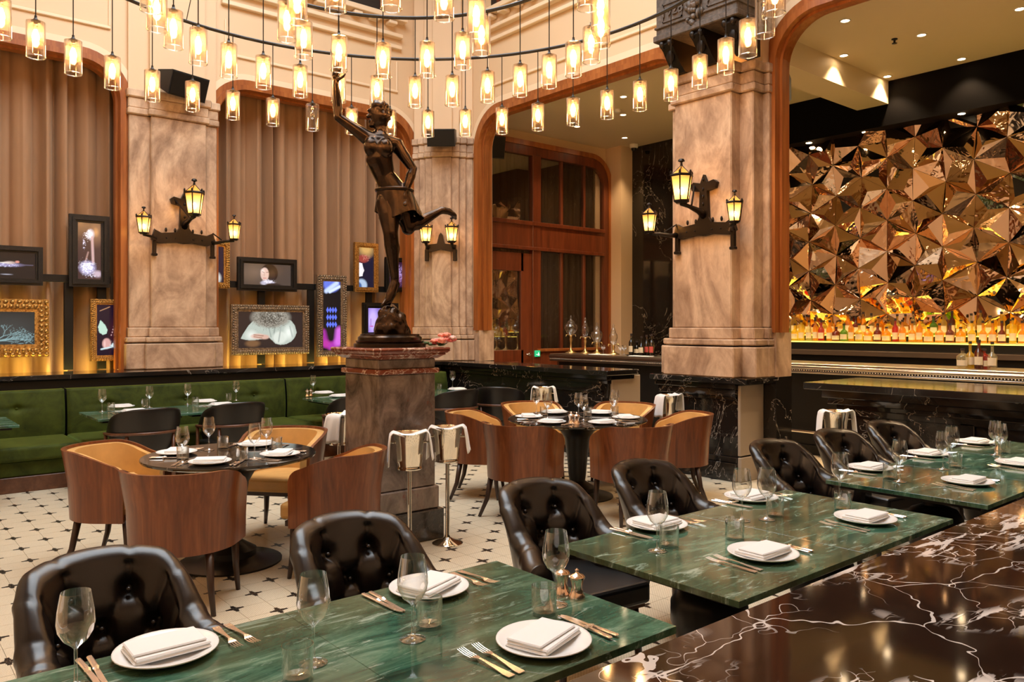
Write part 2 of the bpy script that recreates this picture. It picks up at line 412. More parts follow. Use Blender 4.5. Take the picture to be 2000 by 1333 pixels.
def thing(name, label, cat, loc=(0, 0, 0), rotz=0, group=None):
    o = bpy.data.objects.new(name, None); COL.objects.link(o)
    o.empty_display_size = .1; o.location = loc; o.rotation_euler = (0, 0, rotz)
    return tag(o, label, cat, group)
def dup(root, loc, rotz=0, label=None, group=None):
    def cp(o, par):
        c = o.copy(); COL.objects.link(c); c.parent = par
        for ch in KIDS.get(o.name, ()): cp(ch, c)
        return c
    KIDS.clear()
    for o in COL.objects:
        if o.parent: KIDS.setdefault(o.parent.name, []).append(o)
    r = cp(root, None); r.location = loc; r.rotation_euler = (0, 0, rotz)
    if label: r['label'] = label
    if group: r['group'] = group
    return r
KIDS = {}
def arc(cx, cy, r, a0, a1, n):
    return [(cx+r*math.cos(a0+(a1-a0)*i/n), cy+r*math.sin(a0+(a1-a0)*i/n)) for i in range(n+1)]
def arch(x0, x1, zb, zt, r, n=10):
    """open outline of an opening with rounded upper corners, from lower x0 up, over and down to x1"""
    return [(x0, zb)]+arc(x0+r, zt-r, r, PI, PI/2, n)+arc(x1-r, zt-r, r, PI/2, 0, n)+[(x1, zb)]

# ------------------------------------------------------------------ the room shell
HT = 8.4
YL, XR = 10.6, 7.5          # left wall face, right wall face
ZO = 4.87                   # top of the arched openings
LZ = 1.08                   # height of the marble ledges
CB = 5.07                   # ceiling of the bar room
XB, YS = 11.6, 10.6         # back wall and side wall of the bar room

def ring(mb, o1, o2, a0, a1, axis):
    f = (lambda p, a: (p[0], a, p[1])) if axis == 'y' else (lambda p, a: (a, p[0], p[1]))
    n = len(o1); vs = [f(p, a) for a in (a0, a1) for o in (o1, o2) for p in o]; fs = []
    for i in range(n-1):
        j = i+1
        fs += [(i, j, n+j, n+i), (2*n+i, 3*n+i, 3*n+j, 2*n+j), (i, 2*n+i, 2*n+j, j), (n+i, n+j, 3*n+j, 3*n+i)]
    fs += [(0, n, 3*n, 2*n), (n-1, 3*n-1, 4*n-1, 2*n-1)]
    mb.add(vs, fs)

# floor: dark grout bed, cream mosaic tiles laid on it
fl = struct(MB().box(-1.9, XB, -1.6, 11.3, -.12, -.004).build('floor', 'grout'))
cells = []
for i in range(-40, 50):
    for j in range(-46, 36):
        x, y = TX0+(i+.5)*TS, TY0+(j+.5)*TS
        if not (-1.8 < x < 9.2 and 0.9 < y < 9.9): continue
        d = x*V[0]+y*V[1]; px = 1000+F*(x*R[0]+y*R[1])/d; py = HY+F*HC/d
        vis = (d > .5 and -40 < px < 2040 and py < 1380)
        # hidden under counters, tables and chairs
        if 1.46 < y < 2.3 and (.2 < x < 1.85 or 2.2 < x < 3.85 or x > 4.25): vis = vis and random.random() < .05
        if y > 8.9 or x > 7.0: vis = False
        cells.append((0 if vis else 1, d, x, y))
cells.sort()
tm = MB(); hf = TS/2-.0011; tm.add([(-hf, -hf, 0), (hf, -hf, 0), (hf, hf, 0), (-hf, hf, 0), (-hf, -hf, -.004), (hf, -hf, -.004), (hf, hf, -.004), (-hf, hf, -.004)],
    [(0, 1, 2, 3), (0, 4, 5, 1), (1, 5, 6, 2), (2, 6, 7, 3), (3, 7, 4, 0)])
tile_me = tm.mesh('floor_tile', 'mosaic_tile')
for _, d, x, y in cells[:300]: obj('floor_tile', tile_me, fl, (x, y, 0))
rest = MB()
for _, d, x, y in cells[300:]:
    rest.add([(x-hf, y-hf, 0), (x+hf, y-hf, 0), (x+hf, y+hf, 0), (x-hf, y+hf, 0), (x-hf, y-hf, -.004), (x+hf, y-hf, -.004), (x+hf, y+hf, -.004), (x-hf, y+hf, -.004)],
             [(0, 1, 2, 3), (0, 4, 5, 1), (1, 5, 6, 2), (2, 6, 7, 3), (3, 7, 4, 0)])
o = rest.build('floor_tiling', 'mosaic_tile', fl); o['kind'] = 'stuff'

# left wall with two arched, curtained openings
OA = (-1.3, 2.58); OB = (3.72, 6.80)
mb = MB()
def header_y(mb, x0, x1, y0, y1):
    o = arch(x0, x1, LZ, ZO, .46); mb.prism([(x0, HT)]+o[1:-1]+[(x1, HT)], y0, y1, 'y')
for (x0, x1) in (OA, OB):
    header_y(mb, x0, x1, YL, YL+.25); mb.box(x0, x1, YL, YL+.7, 0, LZ-.14)
mb.box(-1.9, OA[0], YL, YL+.25, 0, HT); mb.box(OA[1], OB[0], YL, YL+.25, 0, HT); mb.box(OB[1], 7.6, YL, YL+.25, 0, HT)
mb.box(-1.9, 7.6, YL+.7, YL+.8, 0, HT)
wall_left = struct(mb.build('wall_left', 'plaster'))
# right wall with the two openings to the bar
O1 = (5.72, 9.72); O2 = (-1.0, 4.60)
mb = MB()
for (y0, y1) in (O1, O2):
    o = arch(y0, y1, 0, ZO, .50); mb.prism([(y0, HT)]+o[1:-1]+[(y1, HT)], XR, XR+.25, 'x')
mb.box(XR, XR+.25, O2[1], O1[0], 0, HT); mb.box(XR, XR+.25, O1[1], 10.6, 0, HT); mb.box(XR, XR+.25, -1.6, O2[0], 0, HT)
wall_right = struct(mb.build('wall_right', 'plaster'))
struct(MB().box(-1.9, XR, -1.75, -1.6, 0, HT).build('wall_near', 'plaster'))
struct(MB().box(-2.05, -1.9, -1.6, 11.4, 0, HT).build('wall_far_left', 'plaster'))
# ceiling of the hall around the glass roof
mb = MB()
mb.box(-2, SKY[0], -1.7, 11.4, HT, HT+.15); mb.box(SKY[1], 7.8, -1.7, 11.4, HT, HT+.15)
mb.box(SKY[0], SKY[1], -1.7, SKY[2], HT, HT+.15); mb.box(SKY[0], SKY[1], SKY[3], 11.4, HT, HT+.15)
struct(mb.build('ceiling', 'plaster_light'))
sk = struct(MB().box(SKY[0], SKY[1], SKY[2], SKY[2]+.08, HT, HT+.12).box(SKY[0], SKY[1], SKY[3]-.08, SKY[3], HT, HT+.12)
            .box(SKY[0], SKY[0]+.08, SKY[2], SKY[3], HT, HT+.12).box(SKY[1]-.08, SKY[1], SKY[2], SKY[3], HT, HT+.12).build('window_1', 'black_metal'))
for i in range(1, 4): MB().box(SKY[0]+(SKY[1]-SKY[0])*i/4-.03, SKY[0]+(SKY[1]-SKY[0])*i/4+.03, SKY[2], SKY[3], HT+.02, HT+.10).build('glazing_bar', 'black_metal', sk)
for i in range(4):
    xa, xb = SKY[0]+(SKY[1]-SKY[0])*i/4, SKY[0]+(SKY[1]-SKY[0])*(i+1)/4
    MB().add([(xa, SKY[2], HT+.06), (xb, SKY[2], HT+.06), (xb, SKY[3], HT+.06), (xa, SKY[3], HT+.06)], [(0, 1, 2, 3)]).build('pane', 'glass_roof', sk)

# bar room behind the right wall
struct(MB().box(XB, XB+.15, -1.6, 11.4, 0, CB).build('wall_bar', 'dark_wall_marble'))
struct(MB().box(XR+.25, XB, YS, YS+.6, 0, CB).build('wall_side', 'plaster'))
struct(MB().box(XR+.25, XB, -1.75, -1.6, 0, CB).build('wall_bar_near', 'plaster'))
cb = struct(MB().box(XR+.25, XB, -1.7, 11.3, CB, CB+.15).build('ceiling_bar', 'ceiling_paint'))
MB().box(XR+.25, XB, 5.10, 5.55, 4.75, CB).build('beam', 'ceiling_paint', cb)
struct(MB().box(11.28, XB, 10.2, YS, 0, CB).build('wall_pilaster', 'plaster'))

# wooden frames of the openings, with a pale moulding outside
def frame_y(name, x0, x1):
    mb = MB()
    ring(mb, arch(x0-.11, x1+.11, LZ, ZO+.11, .57), arch(x0, x1, LZ, ZO, .46), YL-.03, YL+.01, 'y')
    ring(mb, arch(x0-.035, x1+.035, LZ, ZO+.035, .495), arch(x0, x1, LZ, ZO, .46), YL-.06, YL-.03, 'y')
    ring(mb, arch(x0, x1, LZ, ZO, .46), arch(x0+.03, x1-.03, LZ, ZO-.03, .43), YL-.06, YL+.28, 'y')
    ring(mb, arch(x0+.03, x1-.03, LZ, ZO-.03, .43), arch(x0+.06, x1-.06, LZ, ZO-.06, .40), YL+.06, YL+.16, 'y')
    t = struct(mb.build(name, 'wood_orange'))
    mb = MB(); ring(mb, arch(x0-.19, x1+.19, LZ+3.2, ZO+.19, .65), arch(x0-.11, x1+.11, LZ+3.2, ZO+.11, .57), YL-.02, YL+.01, 'y')
    mb.build('moulding', 'plaster_light', t)
    return t
def frame_x(name, y0, y1):
    mb = MB(); r = .5
    ring(mb, arch(y0-.12, y1+.12, 1.55, ZO+.12, r+.12), arch(y0, y1, 1.55, ZO, r), XR-.03, XR+.01, 'x')
    ring(mb, arch(y0-.04, y1+.04, 1.55, ZO+.04, r+.04), arch(y0, y1, 1.55, ZO, r), XR-.06, XR-.03, 'x')
    ring(mb, arch(y0, y1, 1.55, ZO, r), arch(y0+.03, y1-.03, 1.55, ZO-.03, r-.03), XR-.06, XR+.22, 'x')
    ring(mb, arch(y0+.03, y1-.03, 1.55, ZO-.03, r-.03), arch(y0+.06, y1-.06, 1.55, ZO-.06, r-.06), XR+.03, XR+.13, 'x')
    t = struct(mb.build(name, 'wood_orange'))
    mb = MB(); ring(mb, arch(y0-.21, y1+.21, 4.3, ZO+.21, r+.21), arch(y0-.12, y1+.12, 4.3, ZO+.12, r+.12), XR-.02, XR+.01, 'x')
    mb.build('moulding', 'plaster_light', t)
    mb = MB()      # onyx feet under the wooden jambs
    for a, b in ((y0-.12, y0+.03), (y1-.03, y1+.12)): mb.box(XR-.035, XR+.26, a, b, LZ, 1.55)
    mb.build('jamb_foot', 'onyx', t)
    mb = MB()
    for a, b in ((y0-.12, y0+.032), (y1-.032, y1+.12)): mb.box(XR-.037, XR+.262, a, b, 0, LZ-.001)
    mb.build('jamb_plinth', 'black_marble', t)
    return t
frame_y('trim_1', *OA); frame_y('trim_2', *OB); frame_x('trim_3', *O1); frame_x('trim_4', *O2)

# mouldings and dark clerestory windows high on the walls
k = 5
for (a, b, axis) in ((-1.3, 2.45, 'y'), (3.85, 6.55, 'y'), (5.8, 9.5, 'x'), (-.9, 4.4, 'x')):
    mb = MB()
    def bar(p0, p1, z0, z1, pr):
        if axis == 'y': mb.box(p0, p1, YL-pr, YL, z0, z1, .008)
        else: mb.box(XR-pr, XR, p0, p1, z0, z1, .008)
    bar(a, b, 5.26, 5.30, .03); bar(a, a+.025, 5.30, 5.75, .02); bar(b-.025, b, 5.30, 5.75, .02)
    bar(a-.05, b+.05, 5.93, 5.99, .07); bar(a-.05, b+.05, 6.10, 6.16, .10); bar(a-.1, b+.1, 6.34, 6.42, .16)
    t = struct(mb.build(f'trim_{k}', 'plaster_light')); k += 1
    dm = MB().box(-.07, .07, -.07, .07, 0, .05, .008).mesh('dentil', 'plaster_light')
    n = int((b-a)/.30)
    for i in range(n):
        q = a+(b-a)*(i+.5)/n; obj('dentil', dm, t, (q, YL-.08, 6.27) if axis == 'y' else (XR-.08, q, 6.27))
    w = MB()
    if axis == 'y': w.box(a+.1, b-.25, YL-.03, YL-.01, 6.45, 8.0)
    else: w.box(XR-.03, XR-.01, a+.25, b-.1, 6.45, 8.0)
    w = struct(w.build(f'window_{k-3}', 'dark_recess'))
    for i in range(4):
        q = a+.3+(b-a-.6)*i/3
        if axis == 'y': MB().box(q-.03, q+.03, YL-.06, YL-.03, 6.45, 8.0).build('mullion', 'wood_red', w)
        else: MB().box(XR-.06, XR-.03, q-.03, q+.03, 6.45, 8.0).build('mullion', 'wood_red', w)

# ------------------------------------------------------------------ onyx columns
def column(name, label, boxes_fn, M, dz=0.0, top=4.56):
    """boxes_fn(mb, grow, z0, z1): footprint of the column grown by grow"""
    t = thing(name, label, 'column')
    def pc(n, g, z0, z1, mat='onyx', b=.012):
        mb = MB(); boxes_fn(mb, g, z0, z1, b); return mb.build(n, mat, t)
    pc('base_block', .09, LZ, 1.40); pc('base_moulding', .075, 1.415, 1.48); pc('base_upper', .03, 1.48, 1.60)
    pc('shaft', 0, 1.60, 4.25+dz)
    pc('neck_moulding', .035, 4.25+dz, 4.33+dz); pc('capital', .02, 4.33+dz, 4.46+dz); pc('capital_top', .05, 4.46+dz, top+dz)
    return t
def fp_left(mb, g, z0, z1, b):
    mb.box(2.64-g*.6, 3.72+g*.6, YL-.09-g, YL, z0, z1, b); mb.box(2.88-g, 3.56+g, YL-.16-g, YL, z0, z1, b)
column('marble_column', 'onyx wall column with the three-lantern sconce, between the two curtained openings', fp_left, None)
mb = MB().box(2.64, 3.72, YL-.05, YL, 4.56, HT).box(2.88, 3.56, YL-.10, YL, 4.56, HT)
struct(mb.build('trim_9', 'plaster'))
XC = 7.05
def fp_right(mb, g, z0, z1, b):
    mb.box(XC-g, XR, 4.84-g, 5.58+g, z0, z1, b); mb.box(XC+.16-g, XR, 4.68-g, 5.74+g, z0, z1, b); mb.box(XC+.34-g*.5, XR+.02, 4.61-g*.3, 5.78, z0, z1, b)
column('marble_column', 'large pinkish onyx column beside the bar, under the carved stone block', fp_right, None, -.17)
CE = ((6.82, 10.56), (7.50, 9.88))
cc = Vector(((CE[0][0]+CE[1][0])/2, (CE[0][1]+CE[1][1])/2, 0)); MC = Matrix.Translation(cc) @ Matrix.Rotation(-PI/4, 4, 'Z')
def fp_corner(mb, g, z0, z1, b):     # local: x along the chamfer, -y towards the room
    for hw, pr in ((.47, .02), (.37, .07), (.27, .12), (.155, .17)):
        mb.box(-hw-g*.5, hw+g*.5, -pr-g, .35, z0, z1, b, MC)
column('marble_column', 'fluted onyx column in the corner behind the bronze statue', fp_corner, None)
mb = MB()
for hw, pr in ((.47, .01), (.30, .06), (.16, .10)): mb.box(-hw, hw, -pr, .35, 4.56, HT, .01, MC)
struct(mb.build('wall_corner', 'plaster'))
mb = MB().box(XC+.3, XR, 4.66, 5.76, 4.39, HT); struct(mb.build('trim_10', 'plaster'))

# carved stone block above the right column, with three bronze brackets
t = thing('carved_stone_block', 'dark carved stone block with year numerals above the large onyx column', 'stone block')
BX = 6.72
pf = onX(1281, 80, BX); pb = onX(1440, 35, BX); y1b, y0b = pf[1], pb[1]; zb = (pf[2]+pb[2])/2
MB().box(BX, XC+.3, y0b, y1b, zb+.04, zb+1.3, .01).build('block', 'stone_relief', t)
MB().box(BX-.03, XC+.3, y0b-.02, y1b+.02, zb, zb+.07, .01).build('lower_moulding', 'stone_relief', t)
MB().box(BX-.02, XC, y0b-.01, y1b+.01, zb+.14, zb+.165, .006).build('fillet', 'stone_relief', t)
ym = (y0b+y1b)/2
mb = MB()                                # seated relief figure of the emblem, kept as loose carved foliage
for i in range(26):
    a = random.uniform(0, 2*PI); r = random.uniform(0, .13)
    mb.ball((BX-.015, ym+r*math.cos(a)*.8, zb+.25+1.6*r*math.sin(a)), (.03, random.uniform(.02, .045), random.uniform(.02, .06)), 8, 5)
mb.build('relief', 'stone_relief', t, True)
def text_mesh(txt, size, depth, mat):
    cu = bpy.data.curves.new('numeral', 'FONT'); cu.body = txt; cu.size = size; cu.extrude = depth; cu.align_x = 'CENTER'; cu.align_y = 'CENTER'
    ob = bpy.data.objects.new('numeral', cu); COL.objects.link(ob)
    me = bpy.data.meshes.new_from_object(ob.evaluated_get(bpy.context.evaluated_depsgraph_get()))
    bpy.data.objects.remove(ob); me.materials.clear(); me.materials.append(MATS[mat]); return me
for txt, yy in (('1928', y1b-(y1b-y0b)*.22), ('1913', y0b+(y1b-y0b)*.22)):
    MB().box(BX-.012, BX, yy-.13, yy+.13, zb+.19, zb+.205).box(BX-.012, BX, yy-.13, yy+.13, zb+.375, zb+.39).box(BX-.012, BX, yy-.13, yy-.118, zb+.19, zb+.39).box(BX-.012, BX, yy+.118, yy+.13, zb+.19, zb+.39).build('panel_border', 'stone_relief', t)
    o = obj('numeral', text_mesh(txt, .15, .012, 'stone_relief'), t, (BX-.005, yy, zb+.29)); o.rotation_euler = (PI/2, 0, -PI/2)
for f in (.13, .52, .90):
    yy = y1b+(y0b-y1b)*f
    mb = MB(); prof = [(BX+.02, zb), (BX-.01, zb-.05), (BX+.05, zb-.10), (BX+.10, zb-.17), (BX+.16, zb-.24), (BX+.22, zb-.29), (BX+.24, 4.39), (XC+.12, 4.39), (XC+.12, zb)]
    mb.prism([(p[0], p[1]) for p in prof], yy-.075, yy+.075, 'y')
    for s in (-1, 1): mb.ball((BX+.01, yy+s*.05, zb-.04), (.04, .035, .045), 8, 6)
    mb.ball((BX+.08, yy, zb-.15), (.035, .05, .10), 8, 6)
    mb.build('bracket', 'bronze_bracket', t, 40)

t = thing('uplight_bar', 'warm light bar hidden on the capital behind the bronze brackets', 'light')
MB().box(XC+.16, XC+.22, 4.95, 5.50, 4.39, 4.41).build('channel', 'black_metal', t)
MB().box(XC+.17, XC+.21, 4.97, 5.48, 4.411, 4.416).build('diffuser', 'led_orange', t)
# ------------------------------------------------------------------ marble ledges and plinths
def ledge(name, label, parts, cat='ledge'):
    t = thing(name, label, cat)
    for n, mat, boxes in parts:
        mb = MB()
        for bx in boxes: mb.box(*bx[:6], bx[6] if len(bx) > 6 else .006)
        mb.build(n, mat, t)
    return t
YF = 9.90
ledge('marble_ledge', 'long black marble ledge behind the green banquette on the curtained side', [
    ('top_slab', 'black_marble', [(-1.89, 6.93, YF, YL-.002, LZ-.055, LZ)]),
    ('front', 'black_matte', [(-1.89, 6.93, YF+.05, YL-.02, 0, LZ-.055)])])
XF = 6.98
ledge('marble_ledge', 'black marble ledge with a beige end panel behind the six-chair round table', [
    ('top_slab', 'black_marble', [(XF-.04, 7.52, 6.50, 10.2, LZ-.06, LZ)]),
    ('cornice', 'black_marble', [(XF+.02, 7.5, 6.56, 10.0, LZ-.12, LZ-.06), (XF+.05, 7.5, 6.58, 10.0, LZ-.17, LZ-.12)]),
    ('front', 'black_marble', [(XF+.09, 7.5, 6.60, 10.0, .0, LZ-.17)]),
    ('panel_moulding', 'black_marble', [(XF+.07, XF+.10, 6.68, 7.9, .80, .83), (XF+.07, XF+.10, 6.68, 6.71, .25, .83), (XF+.07, XF+.10, 6.68, 7.9, .25, .28)]),
    ('base', 'black_marble', [(XF+.03, 7.5, 6.58, 10.0, 0, .16)]),
    ('end_panel', 'beige_panel', [(XF+.12, 7.62, 6.565, 6.60, .05, LZ-.075)])])
ledge('marble_plinth', 'black marble plinth with a beige side panel under the large onyx column', [
    ('top_slab', 'black_marble', [(XF-.04, 7.80, 4.58, 5.85, LZ-.06, LZ)]),
    ('cornice', 'black_marble', [(XF+.0, 7.6, 4.75, 5.81, LZ-.12, LZ-.06), (XF+.03, 7.6, 4.76, 5.78, LZ-.20, LZ-.12), (XF+.06, 7.6, 4.77, 5.76, LZ-.24, LZ-.20)]),
    ('front', 'black_marble', [(XF+.09, 7.7, 4.77, 5.74, .0, LZ-.24)]),
    ('base', 'black_marble', [(XF+.02, 7.7, 4.75, 5.80, 0, .19), (XF+.05, 7.7, 4.76, 5.78, .19, .25)]),
    ('side_panel', 'beige_panel', [(XF+.05, 7.46, 4.715, 4.748, .27, LZ-.075), (XF+.05, 7.46, 4.705, 4.748, 0, .255)])])
lc = P(1570, 747, LZ); lb = P(1671, 737, LZ)
ledge('marble_counter', 'low black marble counter in front of the bar, mirroring the bottles', [
    ('top_slab', 'black_marble', [(7.0, 8.10, -1.5, 4.0, LZ-.065, LZ)]),
    ('cornice', 'black_marble', [(7.08, 8.02, -1.5, 3.86, LZ-.14, LZ-.065), (7.12, 7.98, -1.5, 3.82, LZ-.20, LZ-.14)]),
    ('front', 'black_marble', [(7.18, 7.9, -1.5, 3.76, 0, LZ-.20)]),
    ('panel_frame', 'black_marble', [(7.15, 7.2, -1.5, 3.76, .78, .84), (7.15, 7.2, 2.55, 2.66, 0, .8), (7.15, 7.2, 1.2, 1.31, 0, .8), (7.15, 7.2, 3.66, 3.76, 0, .8)]),
    ('base', 'black_marble', [(7.12, 7.95, -1.5, 3.82, 0, .16)])], 'counter')
ledge('marble_counter', 'dark brown-black marble counter with bold white veins filling the foreground', [
    ('top_slab', 'counter_marble', [(-1.85, 6.2, .18, .868, LZ-.04, LZ, .006)]),
    ('front', 'black_marble', [(-1.85, 6.2, .24, .80, 0, LZ-.04)])], 'counter')

# ------------------------------------------------------------------ curtains, uplights
def curtain(name, label, x0, x1, Y, z0, z1, per, mat, amp=.12, group=None):
    n = int((x1-x0)/per*10)
    ph = [random.uniform(-.5, .5) for _ in range(400)]
    def fn(u, v):
        x = x0+(x1-x0)*u; k = x/per
        a = amp*(1+.45*math.sin(k*1.7+ph[0]*6))*(.75+.25*(1-v))
        w = math.sin(2*PI*k+.9*math.sin(k*2.3))
        y = Y+a*(abs(w)**.7*(1 if w > 0 else -1))+.01*math.sin(k*5.1)
        return (x+.015*math.sin(2*PI*k*2), y, z0+(z1-z0)*v)
    o = MB().grid(fn, n, 6).build(name, mat, None, True)
    return tag(o, label, 'curtain', group)
curtain('curtain', 'tall pleated brown curtain in the opening at the far left', -1.9, 2.7, YL+.50, LZ-.14, 5.1, .235, 'curtain')
curtain('curtain', 'tall pleated brown curtain in the opening behind the bronze statue', 3.5, 7.05, YL+.50, LZ-.14, 5.1, .215, 'curtain')
for lab, x0, x1 in (('glowing light strip on the ledge below the far left curtain', -1.2, 2.5), ('glowing light strip on the ledge below the curtain behind the statue', 3.8, 6.7)):
    t = thing('light_strip', lab, 'light', (0, 0, 0))
    MB().box(x0, x1, YL+.20, YL+.26, LZ-.14, LZ-.105).build('channel', 'black_metal', t)
    MB().box(x0, x1, YL+.21, YL+.25, LZ-.105, LZ-.10).build('diffuser', 'led_amber', t)
# soft picture-rail light that grazes the curtains from above the openings is the chandelier itself

# ------------------------------------------------------------------ framed screens on the black rail
def paint(ops, w, h, bg):
    nu = max(8, int(w/.006)); nv = max(8, int(h/.006))
    cols = np.zeros((nu, nv, 3)); cols[:] = bg
    U, Vv = np.meshgrid(np.linspace(0, 1, nu), np.linspace(0, 1, nv), indexing='ij'); asp = w/h
    rs = np.random.RandomState(len(ops))
    for op in ops:
        c = np.array(op[-1], float)
        if op[0] == 'ell':
            _, cx, cy, rx, ry, soft, _c = op
            d = np.sqrt(((U-cx)/rx)**2+((Vv-cy)/ry)**2); a = np.clip((1-d)/max(soft, 1e-3), 0, 1)
        elif op[0] == 'line':
            _, x0, y0, x1, y1, wd, _c = op
            px, py = (U-x0)*asp, Vv-y0; dx, dy = (x1-x0)*asp, y1-y0; L = dx*dx+dy*dy
            tt = np.clip((px*dx+py*dy)/L, 0, 1); d = np.hypot(px-tt*dx, py-tt*dy); a = np.clip(1.5-d/wd, 0, 1)
        elif op[0] == 'poly':
            _, pts, _c = op; a = np.zeros_like(U); n = len(pts)
            for i in range(n):
                (xa, ya), (xb, yb) = pts[i], pts[(i+1) % n]
                if ya == yb: continue
                cnd = ((ya > Vv) != (yb > Vv)) & (U < (xb-xa)*(Vv-ya)/(yb-ya)+xa); a = np.where(cnd, 1-a, a)
        elif op[0] == 'fuzz':
            _, cx, cy, rx, ry, den, _c = op
            d = np.sqrt(((U-cx)/rx)**2+((Vv-cy)/ry)**2); rn = rs.rand(nu, nv); rn = (rn+np.roll(rn, 1, 0)+np.roll(rn, 1, 1)+np.roll(rn, (1, 1), (0, 1)))/4; a = np.clip((den*.75*np.clip(1.3-d, 0, 1)-rn+.1)*6, 0, 1)*np.clip(1.4-d, 0, 1)*.9
        cols = cols*(1-a[..., None])+c*a[..., None]
    return nu, nv, cols
def framed(label, x0, x1, z0, z1, fmat, fw, bg, ops, Y=YL+.22, orn=0):
    t = thing('framed_screen', label, 'picture', ((x0+x1)/2, Y, z0))
    W_, H_ = x1-x0, z1-z0
    fr = MB()
    for (i0, i1, pr) in ((0, .35, .035), (.35, .7, .055), (.7, 1, .03)):      # stepped moulding, mitred
        a, b = fw*i0, fw*i1
        O = [(-W_/2+a, a), (W_/2-a, a), (W_/2-a, H_-a), (-W_/2+a, H_-a)]; I = [(-W_/2+b, b), (W_/2-b, b), (W_/2-b, H_-b), (-W_/2+b, H_-b)]
        ring(fr, O+[O[0]], I+[I[0]], -pr, .02, 'y')
    f = fr.build('frame', fmat, t)
    if orn:
        om = MB(); s = fw*orn
        per = []
        nx, nz = max(3, int((W_-fw)/(s*1.5))), max(3, int((H_-fw)/(s*1.5)))
        for q in (fw*.22, fw*.55):
          for i in range(nx+1): per += [(-W_/2+q+(W_-2*q)*i/nx, q), (-W_/2+q+(W_-2*q)*i/nx, H_-q)]
          for i in range(1, nz): per += [(-W_/2+q, q+(H_-2*q)*i/nz), (W_/2-q, q+(H_-2*q)*i/nz)]
        for (x, z) in per: om.ball((x, -.055, z), (s*.62, s*.5, s*.62), 6, 4)
        om = om.build('carved_ornament', fmat, f, True); om['kind'] = 'stuff'
    w, h = W_-2*fw, H_-2*fw
    nu, nv, cols = paint(ops, w, h, bg)
    mb = MB().grid(lambda u, v: (-w/2+w*u, -.012, fw+h*v), nu, nv)
    me = mb.mesh('screen_picture', 'screen'); ca = me.color_attributes.new('Col', 'FLOAT_COLOR', 'POINT')
    ca.data.foreach_set('color', np.concatenate([cols.reshape(-1, 3)**1.0, np.ones((nu*nv, 1))], 1).astype(np.float32).ravel())
    obj('screen_picture', me, t)
    MB().box(-W_/2+.02, W_/2-.02, .02, .06, .02, H_-.02).build('back_panel', 'black_matte', t)
    return t
YP = YL+.22
def pr(px0, px1, py0, py1):
    a = onY(px0, py0, YP); b = onY(px1, py1, YP); c = onY(px0, py1, YP); d = onY(px1, py0, YP)
    return a[0], b[0], (b[2]+c[2])/2, (a[2]+d[2])/2
def branches(n, x, y, ang, ln, seed, col, wd=.02, dep=4):
    rs = random.Random(seed); out = []
    def rec(x, y, a, l, w, d):
        x1, y1 = x+l*math.cos(a), y+l*math.sin(a); out.append(('line', x, y, x1, y1, w, col))
        if d:
            for s in (-1, 1): rec(x1, y1, a+s*rs.uniform(.15, .6), l*rs.uniform(.6, .85), w*.7, d-1)
    for i in range(n): rec(x, y, ang+rs.uniform(-.5, .5), ln*rs.uniform(.7, 1.1), wd, dep)
    return out
BK = (.006, .004, .005)
x0, x1, z0, z1 = pr(-100, 83, 479, 556)
framed('black-framed landscape screen with a small bird on pale lace, far left', x0, x1, z0, z1, 'ebony_frame', .075, BK,
       [('ell', .62, .52, .26, .10, .6, (.25, .22, .40)), ('fuzz', .60, .50, .28, .10, .6, (.6, .6, .8)), ('ell', .66, .60, .10, .07, .5, (.45, .33, .30)), ('ell', .76, .64, .035, .06, .5, (.6, .25, .2)),
        ('ell', .60, .59, .10, .03, .5, (.7, .65, .6)), ('line', .78, .53, .97, .53, .012, (.12, .1, .16)), ('ell', .62, .15, .10, .025, .7, (.35, .35, .42))])
x0, x1, z0, z1 = pr(134, 213, 421, 561)
framed('black-framed upright screen with a glowing white blossom on brown', x0, x1, z0, z1, 'ebony_frame', .095, (.055, .025, .022),
       [('ell', .8, .80, .35, .25, 1, (.20, .10, .06)), ('ell', .78, .84, .16, .10, 1, (.5, .25, .10)), ('ell', .55, .80, .20, .11, .8, (.8, .8, .95)), ('fuzz', .45, .78, .25, .14, .7, (.95, .9, 1)), ('fuzz', .27, .63, .10, .17, .6, (.85, .8, 1)),
        ('line', .62, .75, .66, .30, .02, (.55, .35, .34)), ('line', .20, .12, .45, .48, .012, (.35, .2, .17)),
        ('ell', .42, .20, .42, .15, .5, (.42, .38, .62)), ('fuzz', .42, .22, .45, .17, .75, (.9, .88, 1)), ('ell', .85, .10, .25, .08, .6, (.5, .38, .45)), ('fuzz', .6, .08, .5, .08, .5, (.8, .75, .9))])
x0, x1, z0, z1 = pr(-110, 95, 584, 699)
framed('gilt-framed landscape screen with pale bare branches on grey, lower far left', x0, x1, z0, z1, 'gilt', .15, (.018, .020, .020),
       [('ell', .6, .4, .6, .6, 1, (.04, .045, .045))]+branches(5, .45, .10, .62, .20, 3, (.20, .32, .34), .012, 5)+branches(2, .68, .02, 1.5, .12, 5, (.10, .15, .15), .008, 4), orn=.26)
x0, x1, z0, z1 = pr(176, 246, 585, 705)
